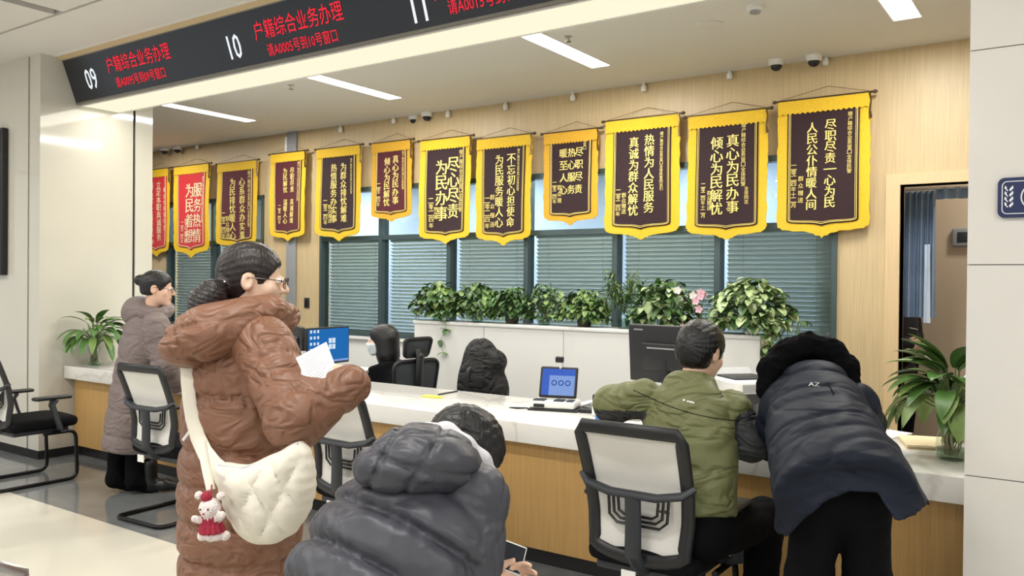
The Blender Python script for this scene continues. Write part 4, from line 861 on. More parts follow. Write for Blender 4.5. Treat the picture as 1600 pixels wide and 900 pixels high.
def lily(c, n, L0, spread, label, seed, prof, water, leafw=.075, stretch=1.0, xmin=-99):
    rs = np.random.default_rng(seed); x, y, z = c; e = empty('peace_lily', c, 0, label, 'plant', 'leafy lilies in glass vases on the counter'); top = prof[-1][1]
    vase(e, c, prof, water); roots(e, c, prof[1][0]*.8, .01, top, 22, rs); st = MB(); lv = MB()
    for i in range(n):
        a = 6.283*i/n*2.618+rs.normal()*.2; el = rs.uniform(.1, 1.0)**.8; rad = spread*el; b = np.array((x+.01*math.cos(a), y+.01*math.sin(a), z+top*.5)); tip = np.array((x+rad*.55*math.cos(a), y+rad*.55*math.sin(a), z+top+L0*(1.05-.75*el)*stretch)); m = (b+tip)/2+np.array((-.1*rad*math.cos(a), -.1*rad*math.sin(a), .05))
        st.tube([b, np.array((x+.02*math.cos(a), y+.02*math.sin(a), z+top)), m, tip], [.0035, .0035, .003, .0025], 5)
        d = nrm((math.cos(a)*(.35+el), math.sin(a)*(.35+el), .9-.9*el+rs.normal()*.15)); L = rs.uniform(.8, 1.15)*spread*.75
        if tip[0]+d[0]*L < xmin: continue
        leafmesh(lv, tip, d, L, leafw*rs.uniform(.8, 1.15), .5+1.5*el, seg=8, mi=int(rs.random() < .25), fold=.3)
    st.build('stems', M['stem'], e, True); lv.build('foliage', [M['leaf_lily'], M['leaf_light']], e, True); return e
VP = [(.05, 0), (.062, .008), (.066, .05), (.06, .1), (.05, .13), (.055, .15)]
q = at(1487, 718, Z=CT1); lily((q[0]-.0, q[1], CT1), 84, .27, .27, 'large leafy lily in a round glass vase by the right stone pillar', 61, VP, .07, .085)
q = at(147, 570, Z=CT1); lily((q[0], q[1], CT1), 70, .26, .3, 'leafy lily in a glass vase at the far left end of the counter', 62, [(.04, 0), (.05, .006), (.035, .03), (.032, .08), (.05, .13), (.056, .15)], .09, .07, xmin=-7.2)

# ================================================================== THINGS ON AND BEHIND THE COUNTER
def basis(n, up=(0, 0, 1)):
    n = nrm(n); r = nrm(np.cross(up, n)); return np.array([r, n, np.cross(n, r)]).T          # columns: right, towards viewer, up
def monitor(name, c, n, wdt, hgt, label, blue, base_z):
    """c: centre of the screen, n: direction it faces"""
    e = empty(name, (c[0], c[1], base_z), 0, label, 'monitor', 'desktop monitors behind the counter'); A = basis(n); c = np.array(c)
    mb = MB(); mb.rbox((-wdt/2, -.035, -hgt/2), (wdt/2, 0, hgt/2), .008, R=A, c=c); mb.rbox((-wdt*.3, -.06, -hgt*.28), (wdt*.3, -.03, hgt*.2), .012, R=A, c=c); mb.build('case', M['black_plastic'], e, True)
    mb = MB(); mb.box((-wdt/2+.014, .0, -hgt/2+.022), (wdt/2-.014, .0015, hgt/2-.014), R=A, c=c); s = mb.build('screen', M['screen_blue' if blue else 'screen_off'], e, True)
    if blue:
        mb = MB()
        for i in range(3):
            for j in range(4): mb.box((-wdt*.44+i*.042, .0016, hgt*.36-j*.05), (-wdt*.44+i*.042+.022, .0022, hgt*.36-j*.05+.024), R=A, c=c)
        for i in range(2):
            for j in range(2): mb.box((-.005+i*.045, .0016, -.03+j*.05), (.032+i*.045, .0022, .012+j*.05), R=A, c=c)
        mb.build('icons', M['icon'], s, True)
        mb = MB(); mb.box((-wdt*.47, .0016, -hgt*.44), (wdt*.47, .0022, -hgt*.385), R=A, c=c); mb.build('task_bar', M['screen_pale'], s, True)
    else:
        mb = MB(); mb.rbox((-wdt*.22, -.066, hgt*.1), (wdt*.22, -.06, hgt*.125), .002, R=A, c=c); mb.build('back_slot', M['grey_plastic'], e, True)
        mb = MB(); mb.box((wdt*.3, -.0368, hgt*.40), (wdt*.42, -.035, hgt*.425), R=A, c=c); mb.build('badge', M['grey_plastic'], e, True)
    b = c+A @ np.array((0, -.06, -hgt/2-.02)); f = np.array((c[0], c[1], 0))+np.array((A[0, 1], A[1, 1], 0))*-.05
    mb = MB(); mb.tube([c+A @ np.array((0, -.05, -.02)), b, (f[0], f[1], base_z+.01)], .022, 10, sq=(1, .6)); mb.build('neck', M['black_plastic'], e, True)
    mb = MB(); mb.lathe([(.1, 0), (.1, .008), (.03, .016), (0, .016)], (f[0], f[1], base_z), 24); mb.build('foot', M['black_plastic'], e, True); return e
def desk(lo, hi, label):
    e = empty('staff_desk', ((lo[0]+hi[0])/2, (lo[1]+hi[1])/2, 0), 0, label, 'desk', 'white low desks behind the counter'); mb = MB(); mb.rbox((lo[0], lo[1], hi[2]-.03), hi, .004); mb.build('top', M['white'], e, True)
    for x in (lo[0]+.02, hi[0]-.02): mb = MB(); mb.box((x-.015, lo[1]+.02, 0), (x+.015, hi[1]-.02, hi[2]-.03)); mb.build('side_panel', M['white'], e, True)
desk((-6.9, 4.58, 0), (-5.25, 5.5, .74), 'white staff desk carrying the blue-screened monitor')
desk((-2.75, 4.57, 0), (-1.3, 5.0, .74), 'white staff desk behind the counter, under the black monitor')
q = at(514, 540, D=6.95); monitor('monitor', (q[0], q[1], q[2]), (.98, .10, 0), .52, .31, 'monitor showing a blue desktop, beside the brown sleeve', True, .74)
q = at(468, 536, D=7.3); monitor('monitor', (q[0], q[1], q[2]), (.5, .87, 0), .5, .3, 'black monitor seen from behind at the brown-coated woman\'s face', False, .74)
q = at(1046, 553, D=4.75); monitor('monitor', (q[0], q[1], q[2]), (.12, .99, 0.08), .5, .33, 'large black monitor seen from behind, beside the seated man\'s head', False, .74)
# printers
def printer(name, c, n, sx, sy, sz, label):
    e = empty(name, c, 0, label, 'printer', 'white desktop printers'); A = basis(n); c = np.array(c)
    mb = MB(); mb.rbox((-sx/2, -sy/2, 0), (sx/2, sy/2, sz), .018, R=A, c=c); mb.build('body', M['white_plastic'], e, True)
    mb = MB(); mb.rbox((-sx*.38, -sy*.34, sz-.004), (sx*.38, sy*.3, sz+.012), .005, R=A, c=c); mb.build('top_tray', M['dark_plastic'], e, True)
    mb = MB(); mb.prism([c+A @ np.array(p) for p in ((-sx*.4, -sy*.38, sz+.01), (-sx*.4, -sy*.34, sz+.01), (-sx*.4, -sy*.46, sz+.045), (-sx*.4, -sy*.49, sz+.04))], A @ np.array((sx*.8, 0, 0))); mb.build('paper_flap', M['grey_plastic'], e, True)
    mb = MB(); mb.rbox((-sx*.36, sy/2-.01, sz*.25), (sx*.36, sy/2+.006, sz*.72), .004, R=A, c=c); mb.build('paper_slot', M['dark_plastic'], e, True)
    mb = MB(); mb.rbox((-sx*.36, sy/2-.006, sz*.75), (sx*.1, sy/2+.008, sz*.93), .004, R=A, c=c); mb.build('control_panel', M['grey_plastic'], e, True); return e
q = at(1157, 628, D=4.75); printer('printer', (q[0], q[1]+.06, .741), (.75, -.65, 0), .3, .34, .25, 'white printer with dark top tray right of the seated man\'s head')
q = at(478, 560, D=6.6); printer('printer', (q[0]-.04, q[1]-.06, .741), (.8, -.6, 0), .34, .3, .17, 'white printer behind the sheet of paper')
# flatbed scanner with arm
q = at(984, 600, Y=4.28); q = np.array((q[0], 4.28, CT1)); e = empty('document_scanner', tuple(q), 0, 'white document scanner on the counter left of the black monitor', 'scanner'); mb = MB(); mb.rbox((q[0]-.17, 4.14, CT1), (q[0]+.12, 4.42, CT1+.06), .012); mb.build('body', M['white_plastic'], e, True)
mb = MB(); R_ = np.array([[1, 0, 0], [0, .94, -.34], [0, .34, .94]]); mb.rbox((-.145, -.13, 0), (.115, .13, .012), .004, R=R_, c=(q[0]-.01, 4.28, CT1+.105)); mb.build('lid', M['white_plastic'], e, True); mb = MB(); mb.tube([(q[0]-.15, 4.14, CT1+.07), (q[0]-.02, 4.2, CT1+.125), (q[0]+.11, 4.26, CT1+.14)], .006, 8); mb.build('handle_bar', M['dark_plastic'], e, True)
q = at(946, 605, Y=4.02); e = empty('card_stand', (q[0], 4.02, CT1), 0, 'blue plastic card stand beside the olive sleeve', 'card stand'); mb = MB(); R_ = basis((.1, -.95, .28)); mb.rbox((-.06, -.006, 0), (.06, 0, .1), .003, R=R_, c=(q[0], 4.02, CT1+.006)); mb.build('card', M['blue_plastic'], e, True); mb = MB(); mb.rbox((q[0]-.05, 4.0, CT1), (q[0]+.05, 4.06, CT1+.01), .003); mb.build('foot', M['blue_plastic'], e, True); mb = MB(); mb.box((-.045, .0002, .05), (.02, .0012, .07), R=R_, c=(q[0], 4.02, CT1+.006)); mb.build('white_mark', M['plaque_white'], e, True)
# sanitiser bottle
q = at(1034, 600, Y=4.25); e = empty('pump_bottle', (q[0], 4.25, CT1), 0, 'white pump bottle with black cap before the black monitor', 'bottle'); c = (q[0], 4.25, CT1); mb = MB(); mb.lathe([(.03, 0), (.034, .005), (.034, .1), (.026, .12), (.014, .126)], c, 24); mb.build('body', M['white_plastic'], e, True); mb = MB(); mb.lathe([(.016, .124), (.016, .142), (.006, .144), (.006, .165), (.012, .166), (.012, .175), (0, .175)], c, 16); mb.tube([(c[0], c[1], c[2]+.17), (c[0]-.03, c[1]-.01, c[2]+.168)], .005, 8); mb.build('pump', M['black_plastic'], e, True); mb = MB(); mb.lathe([(.0345, .03), (.0345, .085)], c, 24); mb.build('label_band', M['dark_plastic'], e, True)
q = at(1058, 596, Y=4.35); e = empty('paper_box', (q[0], 4.36, CT1), 0, 'white box beside the pump bottle under the black monitor', 'box'); mb = MB(); mb.rbox((q[0]-.07, 4.28, CT1), (q[0]+.12, 4.40, CT1+.13), .004); mb.build('body', M['white_plastic'], e, True); mb = MB(); mb.rbox((q[0]-.074, 4.276, CT1+.105), (q[0]+.124, 4.404, CT1+.134), .004); mb.build('lid', M['white_plastic'], e, True)
# self-service terminal
q = at(866, 640, Z=CT1); TX, TY = q[0], q[1]; A = basis((.3, -.95, 0)); A3 = basis((.30, -.88, .30)); c = np.array((TX, TY+.02, CT1))
e = empty('card_terminal', (TX, TY, CT1), 0, 'white counter terminal with blue screen and keypads', 'terminal')
mb = MB(); mb.rbox((-.14, -.10, .012), (.13, .085, .055), .012, R=A, c=c); mb.build('base', M['white_plastic'], e, True)
sc = c+A @ np.array((0, -.05, .155)); mb = MB(); mb.rbox((-.115, -.018, -.095), (.115, 0, .095), .01, R=A3, c=sc); mb.build('tablet', M['black_plastic'], e, True)
mb = MB(); mb.box((-.1, .0, -.08), (.1, .001, .08), R=A3, c=sc); s = mb.build('screen', M['screen_pale'], e, True)
mb = MB(); mb.box((-.1, .0011, .04), (.1, .0016, .08), R=A3, c=sc); mb.build('title_bar', M['screen_mid'], s, True)
mb = MB(); mb.box((-.1, .0011, -.08), (-.055, .0016, .04), R=A3, c=sc); mb.build('side_bar', M['screen_mid'], s, True)
for k in range(3): mb = MB(); mb.tube([sc+A3 @ np.array((-.025+k*.042+.014*math.cos(t), .0018, -.005+.014*math.sin(t))) for t in np.linspace(0, 6.283, 16, endpoint=False)], .003, 5, closed=True); mb.build('round_button', M['screen_dark'], s, True)
mb = MB(); mb.tube([c+A @ np.array((.0, -.075, .05)), c+A @ np.array((0, -.085, .2)), c+A @ np.array((.01, -.08, .275))], .008, 8); mb.build('camera_stem', M['white_plastic'], e, True)
mb = MB(); mb.rbox((-.025, -.02, 0), (.025, .012, .036), .008, R=A, c=c+A @ np.array((0.0, -.075, .27))); mb.build('camera', M['black_plastic'], e, True)
for k, (a, b) in enumerate(((-.125, -.055), (-.0, .06), (.075, .115))): mb = MB(); mb.rbox((a, .0, .054), (b, .07, .062), .003, R=A, c=c); mb.build('keypad', M['dark_plastic'], e, True)
mb = MB(); mb.rbox((-.115, .08, .02), (-.05, .092, .04), .003, R=A, c=c); mb.build('card_slot', M['black_plastic'], e, True)
mb = MB(); mb.rbox((-.15, -.12, .0), (.15, .1, .0115), .004, R=A, c=c); mb.build('foot_plate', M['black_plastic'], e, True)
e = empty('signature_pad', tuple(c+A @ np.array((.2, 0, 0))), 0, 'black signature pad just right of the white terminal', 'signature pad')
mb = MB(); mb.rbox((.155, -.1, 0), (.265, .09, .026), .01, R=A, c=c); mb.build('body', M['black_plastic'], e, True); mb = MB(); mb.box((.17, -.05, .0262), (.25, .07, .0272), R=A, c=c); mb.build('screen', M['screen_off'], e, True); mb = MB(); mb.tube([c+A @ np.array((.16, .02, .03)), c+A @ np.array((.26, -.05, .06))], .005, 8); mb.build('stylus', M['grey_plastic'], e, True)
mb = MB(); mb.rbox((.205, -.1, .024), (.25, -.06, .09), .008, R=A, c=c); mb.build('reader', M['black_plastic'], e, True)
mb = MB(); mb.tube([c+A @ np.array((-.16, .05, .006)), c+A @ np.array((-.22, .075, .006)), c+A @ np.array((-.27, .07, .006))], [.004, .006, .003], 8); tag(mb.build('pen', M['black_plastic']), 'black pen lying left of the white terminal', 'pen')
q = at(676, 621, Z=CT1); e = empty('tethered_pen', tuple(q), 0, 'yellow pen stand with black beaded cord on the counter top', 'pen'); mb = MB(); mb.rbox((q[0]-.07, q[1]-.03, CT1), (q[0]+.07, q[1]+.03, CT1+.012), .004); mb.build('yellow_base', M['yellow_tag'], e, True)
q2 = at(714, 612, Z=CT1+.01); mb = MB()
for t in np.linspace(.25, 1, 14): mb.ball((q[0]+(q2[0]-q[0])*t, q[1]+(q2[1]-q[1])*t, CT1+.012), .007, 8)
mb.build('beaded_cord', M['black_plastic'], e, True)
# papers
def sheets(name, c, ang, sx, sy, n, mat, label):
    e = empty(name, c, ang, label, 'paper', None); rs = np.random.default_rng(int(sx*1000))
    for k in range(n): mb = MB(); j = rs.normal(size=2)*.006; mb.box((-sx/2+j[0], -sy/2+j[1], k*.004), (sx/2+j[0], sy/2+j[1], k*.004+.0035)); mb.build('sheet', M[mat], e)
    return e
q = at(1447, 695, Z=CT1); sheets('paper_stack', tuple(q), .3, .2, .28, 5, 'manila', 'cream paper stack on the counter beside the large lily')
q = at(1386, 679, Z=CT1); sheets('paper_sheet', (q[0], q[1], CT1), -.3, .15, .2, 2, 'paper', 'white papers on the counter behind the leaning woman\'s coat')
q = at(1172, 738, Z=CT1); sheets('paper_form', (-.93, 3.9, CT1), .2, .21, .297, 1, 'paper', 'white form on the counter between the two customers at the right')
# doorway curtain
e = empty('door_curtain', (-1.0, 7.2, 2.28), 0, 'blue grey curtain hanging at the left side of the doorway', 'curtain')
def drape(xa, xb, y, z0, z1, n, amp, mi, name, mat):
    mb = MB(); N = n*10; vs = []; fs = []
    for i in range(N+1):
        u = i/N; x = xa+(xb-xa)*u; yy = y+amp*math.sin(u*n*2*math.pi)
        for k in range(7): t = k/6; vs.append((x+(.01*math.sin(u*20)*t), yy*1+amp*.3*math.sin(u*n*3+t), z1+(z0-z1)*t))
    for i in range(N):
        for k in range(6): fs.append((i*7+k, i*7+7+k, i*7+8+k, i*7+1+k))
    mb.add(vs, fs, 0, True); mb.build(name, M[mat], e, True)
drape(-1.24, -.99, 7.22, 1.28, 2.27, 6, .025, 0, 'side_drape', 'curtain'); drape(-1.06, -1.02, 7.19, 1.24, 1.85, 1, .012, 0, 'pale_drape', 'curtain_pale'); drape(-.99, -.2, 7.22, 2.2, 2.29, 9, .02, 0, 'top_drape', 'curtain')
mb = MB(); mb.tube([(-1.3, 7.22, 2.285), (-.2, 7.22, 2.285)], .01, 8); mb.build('curtain_rod', M['steel'], e, True)

# ================================================================== PEOPLE
def face(phi, tilt=0):
    """ground direction phi degrees to the right of the way the camera looks; tilt lowers it"""
    a = math.radians(phi); d = _f0*math.cos(a)+_r0*math.sin(a); return nrm(d*math.cos(tilt)-_u0*math.sin(tilt))
def rightof(phi): a = math.radians(phi); return _r0*math.cos(a)-_f0*math.sin(a)
def up(v, z): v = np.array(v, float).copy(); v[2] = z; return v
def person(label, base, phi, group=None):
    return empty('person', (base[0], base[1], 0), 0, label, 'person', group)
def make_body(e, head, A, hs, spine, srad, arms, legs, hands, res=.0065, skin='skin', neck=None):
    """one continuous figure: head, neck, trunk, arms with hands, legs with feet"""
    hc = np.array(head); nb = hc+A.T @ np.array((0, -.02, -.07))*hs; nk = neck if neck is not None else nb+(np.array(spine[-1])-nb)*.9
    pts = list(spine)+[hc]+[p for a in arms for p in a]+[p for l in legs for p in l]
    def fn(P):
        d = head_d(P, hc, A, hs); d = smin(d, cap(P, nb, nk, .05*hs, .058*hs), .02); d = smin(d, chain(P, spine, srad, .05), .04)
        for a in arms: d = smin(d, chain(P, [spine[-1]]+list(a), [.05, .05, .042, .028], .03), .03)
        for l in legs: d = smin(d, chain(P, list(l), [.085, .055, .036, .03], .03), .03)
        for (w, dd, n, side, curl) in hands: d = smin(d, hand_d(P, w, dd, n, side, curl), .012)
        return d
    lo, hi = bbox(pts, .24); b = sdf_mesh('body', fn, lo, hi, res, [M[skin], M['lips']], e, lambda C: ell((C-hc) @ A.T/hs, (0, .097, -.058), (.021, .012, .011)) < 0); eyes(e, hc, A, hs); return b
def garment(e, name, fn, pts, m, mats, res=.009, matfn=None): lo, hi = bbox(pts, m); return sdf_mesh(name, fn, lo, hi, res, mats, e, matfn)
def legs_wear(e, legs, rad, mat='trousers', shoe='boot', toe=None, boots=False, wr_amp=.004, hip=.13, lift=.06):
    hp = (np.array(legs[0][0])+np.array(legs[1][0]))/2; allp = [p for l in legs for p in l]
    def tr(P):
        d = None
        for i, l in enumerate(legs):
            k = chain(P, l, rad, .04)+wr_amp*wr(P, 26, i)+wr_amp*crease(P, 16, 3+i, .15, (1, 1, 1.8)); d = k if d is None else smin(d, k, .03)
        w = np.array(legs[1][0])-np.array(legs[0][0]); return smin(d, cap(P, hp-w*.28+_u0*lift, hp+w*.28+_u0*lift, hip), .05)
    garment(e, 'trousers', tr, allp, .24, M[mat], .010)
    for i, l in enumerate(legs):
        a = np.array(l[-1]); t = toe[i] if isinstance(toe, list) else toe
        def sh(P, a=a, t=t):
            h = up(a, .05); d = smin(cap(P, h-t*.05, h+t*.1, .045, .042), cap(P, h+t*.1, h+t*.17-np.array((0, 0, .01)), .042, .034), .03)
            if boots: d = smin(d, cap(P, h, up(a, .2), .05, .052), .03)
            return smax(d, .004-P[:, 2], .01)
        garment(e, 'boot' if boots else 'shoe', sh, [up(a, 0)-t*.1, up(a, .26)+t*.24], .08, M[shoe], .009)
def hood_ring(P, c, A, rx, ry, r, lift=0, n=12):
    pts = [np.array(c)+A[0]*rx*math.cos(q)+A[1]*ry*math.sin(q)+A[2]*lift*math.sin(q) for q in np.linspace(0, 2*math.pi, n+1)]
    return chain(P, pts, [r]*(n+1), .02)
def onto(objs, x, y, off=.003):
    """the point of a finished garment that lies on a measured sight line"""
    d = nrm(CF*F+CR*(x-800)-CU*(y-450)); best = None
    for o in objs:
        ok, loc, nn, i = o.ray_cast(Vector(EYE), Vector(d))
        if ok and (best is None or (np.array(loc)-EYE) @ d < best[0]): best = ((np.array(loc)-EYE) @ d, np.array(loc), np.array(nn))
    return (best[1]+best[2]*off, best[2]) if best else (None, None)

# ---------------------------------------------------------------- woman in the brown puffer coat
def brown_woman():
    D = 2.87; phi = 42; f, r = face(phi), rightof(phi); c = at(377, 700, D=D); e = person('person in a long brown hooded puffer coat standing, holding up a white sheet', c, phi)
    hc = at(396, 440, D=D); A = frame(face(82, .10)); nk = at(398, 488, D=2.86)
    shR, elR, wrR = at(412, 540, D=2.72), at(462, 652, D=2.57), at(546, 603, D=2.66)
    shL = up(c-r*.15+f*.02, 1.36); elL = up(c-r*.2+f*.13, 1.1); wrL = at(492, 606, D=3.0)
    L = []
    for s in (-1, 1): h = up(c+r*.09*s, .86); L.append([h, up(c+r*.1*s+f*.02, .48), up(c+r*.1*s, .09), up(c+r*.1*s+f*.1, .04)])
    hd = nrm(at(527, 568, D=2.78)-wrR)
    make_body(e, hc, A, 1.0, [up(c, .9), up(c, 1.15), up(c, 1.36)], [.13, .12, .1], [[shR, elR, wrR], [shL, elL, wrL]], L, [(wrR, hd, -CR*.7+CF*.5, -1, .55), (wrL, nrm(at(515, 575, D=2.9)-wrL), CR, 1, .4)], skin='skin_light')
    o = np.array((c[0], c[1], 0)); Z = np.array((0, 0, 1.))
    st = [(.22, 0, 0, .20, .175), (.40, 0, 0, .205, .185), (.62, 0, 0, .215, .195), (.84, 0, 0, .225, .20), (.97, 0, 0, .212, .185), (1.10, 0, 0, .215, .185), (1.26, 0, 0, .215, .175), (1.36, 0, .0, .19, .14), (1.46, 0, .01, .10, .09)]
    sm = [.1, .22, .34, .47, .60, .725, .85, .965, 1.145, 1.285, 1.43, 1.6]
    def coat(P):
        d, t = loft(P, o, Z, r, st); t2 = t+.008*wr(P, 7, 3); th = np.arctan2((P-o) @ f, (P-o) @ r); d = d-.019*seams(t2, sm, .25)+.012+.005*wr(P, 11, 1)+.0035*gather(t2, sm, th)+.0045*crease(P, 13, 2, .1, (1, 1, 1.6))
        a, s = chain_s(P, [shR, elR, wrR], [.096, .088, .064], .045); a = a-.008*puff(s+.012*wr(P, 9, 4), .16, .10, .28, .0)+.004+.004*wr(P, 12, 5)+.007*crease(P, 15, 6, .10); d = smin(d, a, .004)
        a, s = chain_s(P, [shL, elL, wrL], [.105, .095, .065], .05); d = smin(d, a-.016*puff(s, .12)+.008, .015)
        return smax(d, .24-P[:, 2], .02)
    ct = garment(e, 'puffer_coat', coat, [up(c, .2)-.1, up(c, 1.48), elR, wrR, wrL, shR], .24, M['puffer'], .007)
    e1 = nrm(CR*.92+CU*.38); e2 = nrm(CU*.92-CR*.38); HA = np.array([e1, e2, -CF]); hcn = at(325, 523, D=2.72)
    def hood(P):
        d = ell(P, hcn, (.165, .098, .13), HA); d = smin(d, ell(P, at(395, 497, D=2.80), (.12, .07, .13), HA), .05); q = (P-hcn) @ HA.T
        d = d+.012*np.exp(-((q[:, 0]+.06+.25*q[:, 1])/.012)**2)+.010*np.exp(-((q[:, 1]-.035+.1*q[:, 0])/.010)**2)*(q[:, 0] < .02)+.006*wr(P, 13, 7)+.007*crease(P, 16, 8, .12)+.003*wr(P, 40, 8)
        RA = np.array([f, r, Z]); k = hood_ring(P, at(401, 492, D=2.87), RA, .098, .105, .043, -.012); return smin(d, k+.004*crease(P, 24, 3), .022)
    h = garment(e, 'hood', hood, [hcn-.12, hcn+.12, nk+.1, nk-.1], .16, M['puffer'], .0068)
    tie = at(349, 447, D=2.80)
    def hair(P):
        d = hair_d(P, hc, A, 1.0, -.075, .075); pt = [at(356, 441, D=2.82), tie, at(332, 458, D=2.76), at(316, 473, D=2.73), at(307, 482, D=2.70)]
        t = chain(P, pt, [.03, .02, .044, .046, .024], .02); q = P @ np.array((CR, CU, CF)).T; return smin(d, t+.0025*np.sin(q[:, 1]*420+q[:, 0]*150), .012)
    garment(e, 'hair', hair, [hc, tie, at(307, 482, D=2.7)], .16, M['hair_brown'], .0055)
    mb = MB(); mb.tube([tie+.024*(nrm(np.cross(CR*.8-CU*.6, CF))*math.cos(q)+CF*math.sin(q)) for q in np.linspace(0, 6.283, 14, endpoint=False)], .005, 8, closed=True); mb.build('hair_tie', M['steel'], e, True)
    glasses(e, hc, A); legs_wear(e, L, [.1, .075, .06, .055], toe=f, boots=True)
    p, n = onto([ct], 300, 675, .01)
    if p is not None: mb = MB(); mb.tube([p-CR*.02-CU*.025, p, p+CR*.012+CU*.02], [.005, .006, .009], 8); mb.build('drawcord_toggle', M['white_plastic'], e, True)
    # the sheet she holds
    s = empty('paper_sheet', tuple(at(495, 572, D=2.78)), 0, 'white printed sheet held up by the brown-coated woman', 'paper'); co_ = [at(461, 560, D=2.62), at(510, 534, D=2.70), at(526, 577, D=2.66), at(482, 616, D=2.56)]; N = 10; vs = []; fs = []
    B_ = lambda u, v: (co_[0]*(1-u)+co_[1]*u)*(1-v)+(co_[3]*(1-u)+co_[2]*u)*v-CF*.012*math.sin(u*3.1)*math.sin(v*2.2+.4)
    for i in range(N+1):
        for j in range(N+1): vs.append(B_(i/N, j/N))
    for i in range(N):
        for j in range(N): fs.append((i*(N+1)+j, i*(N+1)+j+1, (i+1)*(N+1)+j+1, (i+1)*(N+1)+j))
    k = len(vs); mb = MB(); mb.add(vs+[v+CF*.0006 for v in vs], fs+[tuple(i+k for i in q)[::-1] for q in fs], 0, True); mb.build('sheet', M['paper'], s, True)
    mb = MB(); rs = np.random.default_rng(3)
    for j in range(11):
        v = .1+.075*j; a, b = .1+rs.random()*.15, .55+rs.random()*.35; q = [B_(u, vv)-CF*.0012 for u, vv in ((a, v), ((a+b)/2, v), (b, v), (b, v+.012), ((a+b)/2, v+.012), (a, v+.012))]; mb.add(q, [(0, 1, 4, 5), (1, 2, 3, 4)])
    mb.build('printed_lines', M['print'], s, True)
    return ct, h
ct, hd_ = brown_woman()
